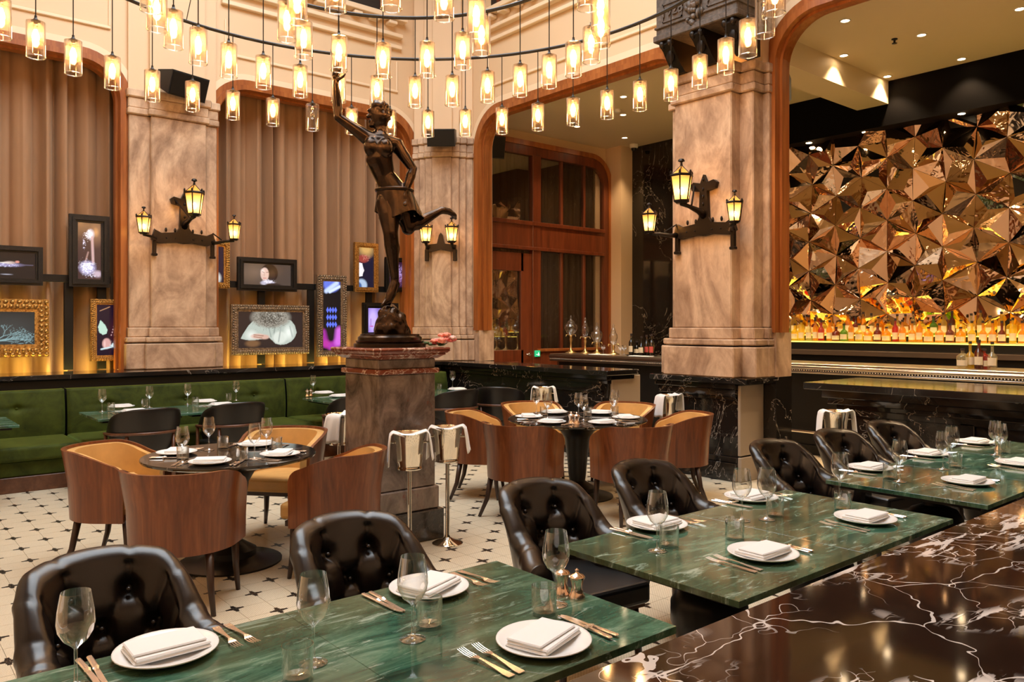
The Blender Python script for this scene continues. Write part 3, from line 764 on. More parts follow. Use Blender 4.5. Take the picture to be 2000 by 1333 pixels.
framed('thin gilt upright screen with a pale leaf and garlic bulb, beside the jamb', x0, x1, z0, z1, 'gilt', .07, (.010, .003, .012),
       [('ell', .85, .45, .4, .4, 1, (.06, .008, .012)), ('poly', [(.16, .70), (.06, .56), (.10, .46), (.26, .40), (.42, .43), (.46, .50), (.36, .60)], (.42, .60, .50)),
        ('ell', .42, .23, .21, .12, .25, (.55, .30, .28)), ('ell', .34, .22, .05, .10, .6, (.7, .45, .42)), ('fuzz', .72, .20, .22, .09, .9, (.6, .72, .75)), ('line', .20, .12, .60, .16, .015, (.5, .65, .68)), ('line', .15, .88, .55, .96, .008, (.4, .2, .1))]
       +[('ell', .82-.02*i*i*.1, .95-.055*i, .03, .02, .5, (.5, .3, .3)) for i in range(11)], orn=.24)
x0, x1, z0, z1 = pr(380, 447, 470, 563)
framed('gilt-framed portrait screen half hidden behind the onyx column', x0, x1, z0, z1, 'gilt', .08, (.02, .01, .02),
       [('ell', .45, .62, .25, .16, .3, (.5, .32, .26)), ('fuzz', .5, .75, .3, .12, .6, (.2, .08, .05)), ('ell', .6, .12, .35, .22, .4, (.6, .58, .55))], orn=.26)
x0, x1, z0, z1 = pr(463, 578, 505, 569)
framed('black-framed landscape screen with a veiled portrait in a white ruff', x0, x1, z0, z1, 'ebony_frame', .085, (.060, .043, .035),
       [('ell', .25, .6, .5, .6, 1, (.11, .085, .07)), ('ell', .54, .58, .19, .46, .10, (.004, .003, .004)), ('ell', .44, .52, .095, .34, .15, (.60, .42, .36)), ('ell', .40, .66, .06, .15, .8, (.75, .60, .55)),
        ('ell', .60, .45, .08, .30, .3, (.013, .008, .010)), ('line', .385, .63, .43, .60, .012, (.13, .06, .05)), ('line', .475, .61, .52, .62, .012, (.13, .06, .05)), ('line', .43, .60, .43, .44, .010, (.38, .22, .18)), ('line', .41, .33, .47, .33, .016, (.45, .10, .09)),
        ('ell', .50, .10, .17, .16, .3, (.40, .38, .48)), ('fuzz', .52, .15, .17, .17, .8, (.75, .73, .85)), ('ell', .62, .0, .2, .12, .3, (.02, .012, .012))])
x0, x1, z0, z1 = pr(450, 602, 596, 693)
framed('ornate silver-gilt landscape screen showing clasped hands and billowing white sleeves', x0, x1, z0, z1, 'gilt_silver', .10, (.022, .013, .012),
       [('poly', [(.04, .26), (.08, .40), (.15, .60), (.22, .74), (.45, .82), (.70, .82), (.82, .76), (.88, .62), (.91, .42), (.88, .28), (.82, .16), (.74, .09), (.65, .07), (.57, .11), (.52, .20), (.47, .28), (.36, .24), (.24, .21), (.12, .22)], (.40, .45, .40)), ('line', .56, .62, .54, .20, .018, (.24, .28, .25)), ('line', .47, .55, .50, .30, .014, (.26, .30, .27)), ('ell', .64, .28, .13, .20, .3, (.58, .62, .56)), ('ell', .78, .42, .10, .26, .8, (.70, .74, .68)), ('ell', .20, .35, .11, .18, .8, (.64, .67, .62)),
        ('ell', .50, .84, .34, .32, .25, (.26, .24, .20)), ('fuzz', .50, .82, .38, .38, .75, (.05, .045, .035)), ('fuzz', .55, .88, .3, .3, .35, (.62, .6, .52)), ('ell', .30, .32, .13, .09, .35, (.62, .42, .35)), ('ell', .40, .30, .09, .08, .4, (.55, .35, .28)),
        ('line', .24, .31, .36, .27, .015, (.32, .17, .12)), ('line', .24, .36, .38, .33, .015, (.32, .17, .12)), ('ell', .22, .12, .14, .12, .5, (.16, .08, .035)), ('line', .66, .62, .62, .16, .02, (.33, .37, .34)), ('line', .80, .6, .84, .3, .02, (.36, .40, .37))], orn=.22)
x0, x1, z0, z1 = pr(618, 675, 538, 697)
framed('narrow silver-gilt upright screen with rows of blue diamonds on black', x0, x1, z0, z1, 'gilt_silver', .095, BK,
       [('ell', .5, .96, .55, .13, .3, (.12, .17, .65)), ('line', .2, .86, .8, .98, .03, (.5, .6, .9)), ('line', .4, .85, .95, .93, .02, (.6, .7, .95))]
       +[('poly', [(.28+.15*i, .63-.105*j), (.36+.15*i, .585-.105*j), (.28+.15*i, .54-.105*j), (.20+.15*i, .585-.105*j)], (.10, .15, .75)) for i in range(4) for j in range(3)]
       +[('line', .0, .26, .15, .10, .05, (.30, .02, .28)), ('line', .15, .10, .5, .06, .05, (.42, .03, .30)), ('line', .5, .06, .85, .12, .05, (.35, .03, .36)), ('line', .88, .12, .95, .28, .06, (.55, .12, .62))], orn=.24)
x0, x1, z0, z1 = pr(691, 737, 475, 571)
framed('plain gilt upright screen with a red-haired profile', x0, x1, z0, z1, 'gilt', .075, (.008, .006, .022),
       [('ell', .5, .98, .7, .28, .7, (.55, .32, .10)), ('ell', .3, .72, .45, .12, .4, (.28, .04, .03)), ('fuzz', .5, .76, .5, .14, .6, (.55, .2, .15)),
        ('poly', [(0, .62), (.24, .60), (.30, .50), (.38, .42), (.30, .36), (.26, .28), (.0, .26)], (.75, .70, .72)), ('ell', .2, .05, .42, .18, .3, (.35, .45, .60)), ('ell', .0, .02, .25, .12, .3, (.05, .10, .25))])
x0, x1, z0, z1 = pr(752, 800, 504, 570)
framed('small black-framed purple screen beside the statue leg', x0, x1, z0, z1, 'ebony_frame', .07, (.03, .008, .03),
       [('fuzz', .6, .5, .6, .5, .7, (.42, .28, .6)), ('ell', .4, .3, .4, .3, .7, (.18, .06, .16))])
x0, x1, z0, z1 = pr(708, 776, 592, 660)
framed('black-framed violet portrait screen behind the statue base', x0, x1, z0, z1, 'ebony_frame', .085, (.20, .14, .50),
       [('ell', .2, .5, .25, .7, .6, (.50, .38, .80)), ('ell', .75, .6, .3, .5, .5, (.14, .09, .38)), ('line', .12, .55, .12, .3, .02, (.3, .15, .5)), ('ell', .15, .25, .1, .04, .4, (.45, .12, .4))])
for lab, xa, xb in (('black horizontal screen rail crossing the far left curtain', -1.9, OA[1]-.06), ('black horizontal screen rail crossing the curtain behind the statue', OB[0]+.06, OB[1]-.06)):
    t = thing('screen_rail', lab, 'rail')
    zr = onY(350, 552, YP+.08)[2]
    MB().box(xa, xb, YP+.065, YP+.10, zr-.045, zr+.045, .004).build('rail', 'black_matte', t)
    for xx in ([1.05, 2.05, 2.42] if xb < 3 else [onY(515, 600, YP)[0], onY(612, 600, YP)[0], onY(726, 600, YP)[0]]):
        MB().box(xx-.05, xx+.05, YP+.07, YP+.12, LZ, zr-.045, .004).build('post', 'black_matte', t)

# ------------------------------------------------------------------ glazed wooden screen with door, side wall of the bar room
YW = YS-.02
def sx(px): return onY(px, 560, YW)[0]
xs_l, xs_r = XR+.24, 11.27
zt = 4.84
ws = thing('wooden_screen', 'tall red-brown glazed wooden screen with a door, seen through the opening', 'partition')
mb = MB(); ring(mb, arch(xs_l-.3, xs_r, 0, zt, .5), arch(xs_l-.1, xs_r-.17, 0, zt-.20, .36), YW-.10, YW, 'y'); mb.build('outer_frame', 'wood_red', ws)
mb = MB(); ring(mb, arch(xs_l-.3, xs_r+.05, 0, zt+.05, .55), arch(xs_l-.25, xs_r-.04, 0, zt-.04, .46), YW-.12, YW-.02, 'y'); mb.build('outer_moulding', 'wood_orange', ws)
xp = sx(1041)
for x, w in ((xp, .10),): MB().box(x-w, x+w, YW-.11, YW-.01, 0, zt-.18, .008).build('post', 'wood_red', ws)
for px in (1092, 1136): MB().box(sx(px)-.028, sx(px)+.028, YW-.08, YW-.02, .95, zt-.18, .005).build('mullion', 'wood_red', ws)
MB().box(xs_l-.1, xs_r-.16, YW-.10, YW-.01, 3.00, 3.42, .006).build('transom', 'wood_red', ws)
MB().box(xs_l-.1, xs_r-.16, YW-.13, YW-.01, 3.40, 3.47, .006).box(xs_l-.1, xs_r-.16, YW-.13, YW-.01, 2.96, 3.02, .006).build('transom_moulding', 'wood_red', ws)
MB().box(xp, xs_r-.16, YW-.10, YW-.01, .0, 1.18, .006).build('apron_panel', 'wood_red', ws)
MB().box(xp, xs_r-.16, YW-.14, YW-.01, 1.16, 1.21, .006).build('sill', 'wood_orange', ws)
def pane(x0, x1, z0, z1): MB().box(x0, x1, YW-.045, YW-.04, z0, z1).build('pane', 'glass_window', ws)
edges = [xp+.1, sx(1092), sx(1136), xs_r-.16]
for a, b in zip(edges, edges[1:]):
    pane(a, b, 1.21, 2.96); pane(a, b, 3.47, zt-.2)
pane(xs_l, xp-.1, 3.47, zt-.2)
dr = struct(MB().box(xs_l-.05, xs_l+.25, YW-.09, YW-.03, 0, 2.9, .006).box(xp-.36, xp-.10, YW-.09, YW-.03, 0, 2.9, .006).box(xs_l+.2, xp-.3, YW-.09, YW-.03, 2.58, 2.9, .006).box(xs_l+.2, xp-.3, YW-.09, YW-.03, 0, 1.20, .006).build('door_1', 'wood_red'))
MB().box(xs_l+.22, xp-.33, YW-.06, YW-.05, 1.18, 2.60).build('pane', 'glass_window', dr)
MB().box(xs_l+.32, xp-.42, YW-.105, YW-.085, .2, 1.0, .01).build('lower_panel', 'wood_red', dr)
MB().tube([(xp-.17, YW-.09, 1.12), (xp-.17, YW-.16, 1.12), (xp-.29, YW-.16, 1.12)], .012).ball((xp-.17, YW-.10, 1.12), (.03, .02, .03)).build('door_handle', 'silver', dr, True)
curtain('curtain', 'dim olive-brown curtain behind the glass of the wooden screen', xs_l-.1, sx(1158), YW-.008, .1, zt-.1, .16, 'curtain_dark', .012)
MB().box(sx(1160), sx(1170), YW-.02, YW-.012, 1.21, zt-.3).build('bright_gap', 'plaster_light', ws)
t = thing('exit_sign', 'small green emergency sign low beside the wooden door', 'sign')
a = onY(1050, 691, YW-.14)
MB().box(a[0]-.06, a[0]+.06, YW-.145, YW-.12, a[2]-.055, a[2]+.055, .004).build('sign_body', 'exit_green', t)
MB().box(a[0]+.0, a[0]+.035, YW-.148, YW-.144, a[2]-.035, a[2]-.005).box(a[0]+.01, a[0]+.025, YW-.148, YW-.144, a[2]+.0, a[2]+.02).box(a[0]-.04, a[0]-.01, YW-.148, YW-.144, a[2]-.02, a[2]-.012).build('pictogram', 'exit_white', t)

# ------------------------------------------------------------------ bar counter and back bar
BZ = 1.15; BF = 9.15
bc = thing('bar_counter', 'long pewter-topped bar counter with a beaded edge, behind the column', 'bar counter')
MB().box(BF, BF+.75, -1.5, 9.9, BZ-.045, BZ, .006).build('counter_top', 'pewter', bc)
MB().tube([(BF, -1.5, BZ-.05), (BF, 9.9, BZ-.05)], .028, 8).tube([(BF+.01, -1.5, BZ-.11), (BF+.01, 9.9, BZ-.11)], .018, 8).build('edge_moulding', 'pewter', bc, True)
bm = MB()
for i in range(330): bm.ball((BF-.008, 9.88-i*.032, BZ-.083), (.011, .012, .011), 6, 4)
o = bm.build('edge_beads', 'silver', bc, True); o['kind'] = 'stuff'
MB().box(BF+.12, BF+.16, -1.5, 9.8, 0, BZ-.1).box(BF+.1, BF+.2, -1.5, 9.8, 0, .12).build('front_panel', 'black_matte', bc)
MB().box(BF+.12, BF+.7, 9.8, 9.84, 0, BZ-.08).build('end_panel', 'red_copy', bc)
MB().tube([(BF-.02, -1.5, .30), (BF-.02, 9.75, .30)], .022, 8).build('foot_rail', 'silver', bc, True)
for y in (.5, 2, 3.6, 5.0, 6.6, 8.2, 9.6): MB().tube([(BF-.02, y, .30), (BF+.13, y, .30)], .012, 6).build('rail_bracket', 'silver', bc, True)
bb = thing('back_bar', 'dark back-bar cabinet with two glowing bottle shelves under the mirror wall', 'cabinet')
YB0, YB1 = -1.4, 7.85
MB().box(10.75, XB, YB0, YB1, 1.20, 1.27, .005).build('worktop', 'back_counter', bb)
MB().box(10.82, XB, YB0, YB1, 0, 1.20).build('cabinet_body', 'black_matte', bb)
MB().box(11.08, XB, YB0, YB1, 1.27, 1.375).build('shelf_riser', 'black_matte', bb)
MB().box(11.30, XB, YB0, YB1, 1.38, 1.475).build('upper_riser', 'black_matte', bb)
MB().box(11.06, 11.34, YB0, YB1, 1.375, 1.385).build('lit_shelf', 'led_yellow', bb)
MB().box(11.27, 11.5, YB0, YB1, 1.475, 1.485).build('lit_shelf', 'led_yellow', bb)
for zz in (1.40,): MB().tube([(11.07, YB0, 1.40), (11.07, YB1, 1.40)], .006, 6).build('shelf_rail', 'brass_gold', bb, True)

def bottle_mesh(kind):
    h, r, neck, sh, cap = kind
    prof = [(.6*r, 0), (r, .006), (r, h*sh), (r*.82, h*(sh+.06)), (neck, h*(sh+.16)), (neck, h*.95), (0.0001, h*.95)]
    return prof
KINDS = [(.32, .046, .016, .55, .02), (.27, .055, .018, .52, .02), (.34, .042, .015, .58, .02), (.22, .060, .018, .60, .03), (.30, .048, .015, .45, .02)]
SPIR = ['spirit_amber', 'spirit_gold', 'spirit_clear', 'spirit_green', 'spirit_red', 'spirit_brown']
SPW = [5, 8, 4, 2.0, .8, 3]
SPN = {'spirit_amber': 'amber', 'spirit_gold': 'golden', 'spirit_clear': 'clear', 'spirit_green': 'green', 'spirit_red': 'red', 'spirit_brown': 'dark brown'}
SHN = ['slender round-shouldered', 'stocky', 'tall narrow', 'short squat', 'long-necked']
cache = {}
def bottle(x, y, z, k, m, lab, label_mat='label_paper', group=None, name='liquor_bottle', cat='bottle'):
    if (k, m, label_mat) not in cache:
        h, r, neck, sh, cap = KINDS[k]
        body = MB().lathe(bottle_mesh(KINDS[k]), 12).mesh('bottle_body', m, 50)
        c = MB().lathe([(neck*1.15, h*.90), (neck*1.15, h*1.0)], 10).mesh('cap', 'bottle_cap', 50)
        lb = MB(); n = 9; a0 = PI-1.1+.3; vs = []; fs = []
        for i in range(n):
            a = a0+2.0*i/(n-1)
            vs += [((r+.0012)*math.cos(a), (r+.0012)*math.sin(a), h*.14), ((r+.0012)*math.cos(a), (r+.0012)*math.sin(a), h*.42)]
        for i in range(n-1): fs.append((2*i, 2*i+2, 2*i+3, 2*i+1))
        lb.add(vs, fs)
        cache[k, m, label_mat] = (body, c, lb.mesh('paper_label', label_mat, True))
    me = cache[k, m, label_mat]
    t = thing(name, lab, cat, (x, y, z), 0, group)
    obj('bottle_body', me[0], t); obj('cap', me[1], t); obj('paper_label', me[2], t)
    return t
rb = random.Random(11)
ONES_ = 'first second third fourth fifth sixth seventh eighth ninth tenth eleventh twelfth thirteenth fourteenth fifteenth sixteenth seventeenth eighteenth nineteenth'.split()
def ordn(n): return ONES_[n-1] if n <= 19 else (['twent', 'thirt', 'fort', 'fift', 'sixt'][n//10-2]+('ieth' if n % 10 == 0 else 'y-'+ONES_[n % 10-1]))
for row, (X, z, zn) in enumerate(((11.17, 1.386, 'lower'), (11.39, 1.486, 'upper'))):
    y = 7.55; nb = 0
    while y > 2.5:
        nb += 1
        k = rb.randrange(5); y -= KINDS[k][1]; m = rb.choices(SPIR, SPW)[0]
        bottle(X+rb.uniform(-.02, .02), y, z, k, m, f'{SHN[k]} bottle of {SPN[m]} spirit, {ordn(nb)} from the left on the {zn} lit shelf', 'label_paper', 'spirit bottles on the glowing back-bar shelves')
        y -= KINDS[k][1]+rb.uniform(.006, .03)
# small group of bottles and glasses on the bar counter itself
lathe_cache = {}
def glass_obj(name, prof, mat, lab, cat, loc, group=None, n=20, scale=None):
    key = (name, mat, tuple(prof))
    if key not in lathe_cache: lathe_cache[key] = MB().lathe(prof, n, cap=False).mesh(name, mat, True)
    o = obj(name, lathe_cache[key], None, loc, 0, scale); return tag(o, lab, cat, group)
for i, (px, py, k, m) in enumerate(((1880, 714, 3, 'spirit_clear'), (1895, 716, 4, 'spirit_gold'), (1912, 713, 0, 'spirit_brown'), (1922, 716, 3, 'spirit_red'), (1938, 714, 4, 'spirit_clear'))):
    p = onX(px, 700, BF+.30+.06*(i % 2))
    bottle(p[0], p[1], BZ, k, m, f'{["leftmost", "second", "middle", "fourth", "rightmost"][i]} of five bottles clustered on the bar counter at right', 'label_paper', 'bottles on the bar counter')

# wine bottles, tray and absinthe fountains at the far end of the bar
for i, (px, py, k, m, lm, d) in enumerate(((1233, 679, 2, 'wine_dark', 'label_paper', 'leftmost dark wine bottle'), (1244, 677, 3, 'wine_dark', 'label_paper', 'wine bottle with a large cream label'), (1253, 677, 4, 'wine_dark', 'label_paper', 'dark wine bottle in the middle'),
                              (1263, 679, 0, 'wine_dark', 'label_red', 'wine bottle with a red label'), (1273, 677, 2, 'wine_dark', 'label_red', 'tallest wine bottle, red label and capsule'))):
    p = onX(px, 680, BF+.38+.13*(i % 2)); bottle(p[0], p[1], BZ+.0075, k, m, d+' on the tray at the end of the bar', lm, 'wine bottles on the bar tray', 'wine_bottle')
t = MB().lathe([(.0001, .0), (.24, 0), (.255, .014), (.245, .014), (.23, .006), (.0001, .006)], 24, cap=False).build('tray', 'black_metal', None, True, (BF+.45, onX(1254, 680, BF+.45)[1], BZ)); tag(t, 'round dark tray under the wine bottles on the bar', 'tray')
def fountain(px, py, hgt, wd, lab):
    p = onX(px, py, BF+.42); t = thing('absinthe_fountain', lab, 'drink dispenser', (p[0], p[1], BZ)); s = hgt
    MB().lathe([(.10, 0), (.10, .012), (.05, .03), (.022, .06), (.016, .12*s/.5), (.03, .17*s/.5), (.02, .2*s/.5), (.035, .22*s/.5)], 16).build('foot', 'brass_gold', t, True)
    z0 = .22*s/.5
    MB().lathe([(.03, z0), (wd*.7, z0+.05), (wd, z0+.12), (wd*.92, z0+.17), (wd*.5, z0+.21), (wd*.55, z0+.215)], 18, cap=False).build('glass_globe', 'glass_clear', t, True)
    MB().lathe([(wd*.58, z0+.21), (wd*.5, z0+.235), (.025, z0+.27), (.012, z0+.29), (.02, z0+.31), (.006, z0+.345)], 16).build('lid', 'glass_clear', t, True)
    for a in (0, PI/2, PI, 3*PI/2):
        ca, sa = math.cos(a), math.sin(a)
        MB().tube([(.03*ca, .03*sa, z0+.01), (.11*ca, .11*sa, z0+.01), (.12*ca, .12*sa, z0-.02)], .007, 6).build('tap', 'brass_gold', t, True)
fountain(1115, 682, .70, .115, 'large glass absinthe fountain, leftmost on the bar')
fountain(1143, 684, .62, .065, 'slim glass absinthe fountain with a tall stem, second on the bar')
fountain(1166, 681, .42, .10, 'egg-shaped glass absinthe fountain, third on the bar')
fountain(1198, 683, .36, .07, 'small brass-spouted absinthe fountain near the wine bottles')
for i, px in enumerate((1178, 1212, 1219)):
    p = onX(px, 684, BF+.30); glass_obj('goblet', [(.0, 0), (.035, .003), (.006, .012), (.006, .07), (.035, .11), (.04, .16)], 'glass_clear', ['small goblet between the fountains', 'goblet right of the small fountain', 'goblet next to the wine tray'][i], 'glass', (p[0], p[1], BZ), 'goblets on the bar')
for i, (px, w) in enumerate(((1172, .20), (1252, .20))):
    p = onX(px, 687, BF+.13); t = MB().box(-.07, .07, -w, w, 0, .012, .004).build('folded_towel', 'linen', None, False, (p[0], p[1], BZ)); tag(t, ['white folded towel under the absinthe fountains', 'white folded towel in front of the wine bottles'][i], 'towel')

# ------------------------------------------------------------------ faceted bronze mirror wall
XM = XB-.10; CW = .3925; SV = .4532
mw = thing('mirror_wall', 'wall of faceted bronze mirror triangles above the back bar', 'mirror')
MB().box(XB-.05, XB, 1.2, 7.85, 1.5, 4.45).build('backing', 'black_matte', mw)
rm = random.Random(5)
def node(i, j): return rm2[(i, j)]
rm2 = {}
def vert(c, k):
    y = 6.826-CW*(c-2); z = 1.34+SV*(k+(.5 if c % 2 else 0))
    if (c, k) not in rm2: rm2[c, k] = rm.choice((-.04, 0.0, .07))
    return Vector((XM-rm2[c, k], y, z))
for c in range(0, 13):
    for k in range(0, 8):
        for up in (0, 1):
            if c % 2 == 0: tri = (vert(c, k), vert(c, k+1), vert(c+1, k)) if not up else (vert(c+1, k), vert(c+1, k-1), vert(c, k))
            else: tri = (vert(c, k), vert(c, k+1), vert(c+1, k+1)) if not up else (vert(c+1, k+1), vert(c+1, k), vert(c, k))
            ce = (tri[0]+tri[1]+tri[2])/3
            if ce.z < 1.45 or ce.z > 4.62: continue
            ap = ce+Vector((-rm.choice((-.06, .05, .09, .14, .10)), rm.uniform(-.08, .08), rm.uniform(-.08, .08)))
            g = .003
            q = [v+(ce-v).normalized()*g for v in tri]
            mids = [(q[i]+q[(i+1) % 3])/2+Vector((-rm.uniform(-.015, .02), 0, 0)) for i in range(3)]
            if rm.random() < .8: vs, fs = q+[ap], [(0, 1, 3), (1, 2, 3), (2, 0, 3)]
            else: vs, fs = q+mids+[ap], [(0, 3, 6), (3, 1, 6), (1, 4, 6), (4, 2, 6), (2, 5, 6), (5, 0, 6)]
            MB().add(vs, fs).build('mirror_panel', 'mirror_bronze', mw)

# ------------------------------------------------------------------ ceiling spots, sprinklers, dome camera, speakers
def downlight(px, py, lab, power=80, rad=.045, spot=True):
    p = P(px, py, CB)
    t = thing('ceiling_spot', lab, 'spotlight', (p[0], p[1], CB), 0, 'recessed spots of the bar ceiling')
    MB().lathe([(rad, 0), (rad*1.35, 0), (rad*1.35, -.008), (rad, -.008), (rad, 0)], 20, cap=False).build('trim_ring', 'white_plastic', t, True)
    MB().lathe([(0.0001, -.003), (rad, -.003)], 20, cap=False).build('lamp', 'spot_lamp', t)
    if spot:
        l = bpy.data.lights.new('spot_beam', 'SPOT'); l.energy = power; l.color = (1, .70, .40); l.spot_size = 1.7; l.spot_blend = .6; l.shadow_soft_size = .03
        lo = bpy.data.objects.new('spot_beam', l); COL.objects.link(lo); lo.parent = t; lo.location = (0, 0, -.02)
for px, py, lab in ((1648, 108, 'recessed spot just left of the ceiling beam'), (1733, 149, 'recessed spot at the far end of the beam'), (1800, 68, 'recessed spot right of the sprinkler'), (1878, 115, 'recessed spot near the black wall'),
                    (1992, 17, 'recessed spot at the upper right edge'), (1220, 269, 'recessed spot nearest the dome camera'), (1217, 224, 'recessed spot beside the smoke detector'), (1127, 247, 'recessed spot above the wooden screen')):
    downlight(px, py, lab)
for x, y, lab in ((8.9, 8.0, 'a'), (10.2, 6.6, 'a'), (8.6, 6.6, 'a'), (8.6, 4.4, 'a'), (8.6, 2.8, 'a'), (8.6, 1.2, 'a'), (10.2, 1.6, 'a'), (9.9, 0.0, 'a')):  # unseen spots added to brighten the bar ceiling, stronger than the visible ones
    q = Vector((x, y, CB)); d_ = x*V[0]+y*V[1]; downlight(1000+F*(x*R[0]+y*R[1])/d_, HY+F*(HC-CB)/d_, 'added fill spot in the bar ceiling, hidden from view behind the columns or frame edge', 190)
for px, lab in ((1580, 'spot in the black soffit at its left end'), (1690, 'spot in the middle of the black soffit'), (1878, 'spot at the right of the black soffit')):
    y = onX(px, 270, 11.35)[1]
    t = thing('soffit_spot', lab, 'spotlight', (11.35, y, 4.449), 0, 'spots over the mirror wall')
    MB().lathe([(.0001, -.004), (.035, -.004), (.045, 0)], 16, cap=False).build('lamp', 'spot_lamp', t)
    l = bpy.data.lights.new('spot_beam', 'SPOT'); l.energy = 60; l.color = (1, .68, .36); l.spot_size = 1.5; l.spot_blend = .7; l.shadow_soft_size = .03
    lo = bpy.data.objects.new('spot_beam', l); COL.objects.link(lo); lo.parent = t; lo.location = (0, 0, -.02)
struct(MB().box(11.2, XB, -1.5, 7.9, 4.45, CB).build('trim_11', 'soffit_black'))
for px, py, lab in ((1747, 76, 'dark sprinkler head on the bar ceiling, right of the beam'), (1122, 240, 'sprinkler head on the ceiling above the screen')):
    p = P(px, py, CB); t = thing('sprinkler', lab, 'sprinkler', (p[0], p[1], CB))
    MB().lathe([(.035, 0), (.035, -.01), (.012, -.012), (.012, -.05), (.03, -.052), (.03, -.058), (.0001, -.06)], 14, cap=False).build('head', 'black_metal', t, True)
p = P(1206, 214, CB); tag(MB().lathe([(.055, 0), (.055, -.03), (.035, -.05), (.0001, -.05)], 18, cap=False).build('smoke_detector', 'white_plastic', None, 40, (p[0], p[1], CB)), 'white smoke detector on the bar ceiling', 'detector')
p = P(1238, 288, CB); t = thing('dome_camera', 'white dome camera at the head of the black marble wall', 'camera', (XB-.2, onX(1238, 288, XB-.2)[1], CB))
MB().lathe([(.08, 0), (.08, -.06), (.06, -.075)], 18, cap=False).build('housing', 'white_plastic', t, 40); MB().ball((0, 0, -.08), .055).build('dome', 'black_metal', t, True)

def speaker(lab, c, w, h, d, yaw, tilt):
    t = thing('loudspeaker', lab, 'speaker', c, yaw); t.rotation_euler = (tilt, 0, yaw)
    # trapezoid cabinet, grille on the local -y face
    MB().prism([(-d*.5, -h/2), (d*.5, -h*.32), (d*.5, h*.32), (-d*.5, h/2)], -w/2, w/2, 'x').build('cabinet', 'speaker_black', t)
    MB().prism([(-d*.5-.012, -h*.44), (-d*.5, -h*.46), (-d*.5, h*.46), (-d*.5-.012, h*.44)], -w*.47, w*.47, 'x').build('grille', 'black_matte', t)
    MB().box(-.04, .04, d*.3, d*1.1, -.04, .04).build('mount', 'black_metal', t)
a = onY(356, 165, YL-.35); speaker('black wedge loudspeaker above the left onyx column', (a[0], a[1], a[2]), .52, .30, .30, .30, .35)
a = atD(863, 267, 12.0); speaker('black loudspeaker above the corner column', tuple(a), .42, .26, .30, -.72, .35)
a = atD(967, 288, 12.95); speaker('dark loudspeaker in the shadow behind the opening jamb', tuple(a), .25, .36, .25, -.3, .2)
a = onX(1530, 172, XR+.42); speaker('black loudspeaker peeking out beside the bar jamb', (a[0], a[1]+.05, a[2]), .22, .36, .22, -1.2, .1)

# ------------------------------------------------------------------ ring chandelier with hanging glass pendants
CC = (2.82, 4.70); ZR = 4.31; ZP = 3.66
def circle(r, z, n=96): return [(CC[0]+r*math.cos(2*PI*i/n), CC[1]+r*math.sin(2*PI*i/n), z) for i in range(n)]
for r, lab in ((2.54, 'outer black metal hoop carrying the outermost pendants'), (1.47, 'middle black metal hoop carrying the second circle of pendants'), (.66, 'inner black metal hoop above the innermost pendants')):
    t = thing('chandelier_hoop', lab, 'chandelier')
    MB().tube(circle(r, ZR), .016, 8, True).build('hoop', 'black_metal', t, True)
    for k in range(3):
        a = 2*PI*k/3-2.4
        MB().tube([(CC[0]+r*math.cos(a), CC[1]+r*math.sin(a), ZR), (CC[0]+.3*r*math.cos(a), CC[1]+.3*r*math.sin(a), HT+.04)], .004, 5).build('suspension_wire', 'black_metal', t)
GR, GH = .0625, .25
pm = {}
pm['cable'] = MB().tube([(0, 0, GH+.03), (0, 0, ZR-ZP+GH/2-.0155)], .0042, 6).mesh('cable', 'black_metal')
pm['cap'] = MB().lathe([(.009, GH+.045), (.009, GH+.03), (.016, GH+.02), (.030, GH+.010), (.030, GH+.004)], 16).mesh('cap', 'black_metal', 40)
pm['glass'] = MB().lathe([(GR, 0), (GR, GH), (GR*.35, GH+.006)], 24, cap=False).mesh('glass_shade', 'glass_pendant', 40)
pm['rim'] = MB().tube([(GR*math.cos(a), GR*math.sin(a), .002) for a in np.linspace(0, 2*PI, 24, endpoint=False)], .0035, 6, True).mesh('rim', 'glass_clear', True)
pm['sleeve'] = MB().lathe([(GR*.82, .045), (GR*.82, GH-.005)], 20, cap=False).mesh('inner_sleeve', 'glass_mesh_sleeve', True)
pm['socket'] = MB().lathe([(.014, GH), (.016, GH-.05), (.010, GH-.055)], 10).mesh('socket', 'copper', True)
pm['bulb'] = MB().lathe([(.0001, GH-.145), (.014, GH-.138), (.024, GH-.115), (.022, GH-.09), (.012, GH-.06), (.009, GH-.052)], 8, cap=False).mesh('bulb', 'bulb_lit', True)
pm['bulb_off'] = MB().lathe([(.0001, GH-.145), (.014, GH-.138), (.024, GH-.115), (.022, GH-.09), (.012, GH-.06), (.009, GH-.052)], 8, cap=False).mesh('bulb', 'glass_clear', True)
ONES = 'first second third fourth fifth sixth seventh eighth ninth tenth eleventh twelfth thirteenth fourteenth fifteenth sixteenth seventeenth eighteenth nineteenth'.split()
def ordinal(n):
    if n <= 19: return ONES[n-1]
    t_ = ['twent', 'thirt', 'fort', 'fift', 'sixt', 'sevent'][n//10-2]
    return t_+'ieth' if n % 10 == 0 else t_+'y-'+ONES[n % 10-1]
def pendant(x, y, lab, group, lit=True):
    t = thing('glass_pendant', lab, 'pendant light', (x, y, ZP-GH/2), 0, group)
    for n, k in (('cable', 'cable'), ('cap', 'cap'), ('glass_shade', 'glass'), ('inner_sleeve', 'sleeve'), ('bulb', 'bulb' if lit else 'bulb_off')):
        if not lit and k == 'sleeve': continue
        o = obj(n, pm[k], t)
        if k == 'glass': obj('rim', pm['rim'], o)
        if k.startswith('bulb'): obj('socket', pm['socket'], o)
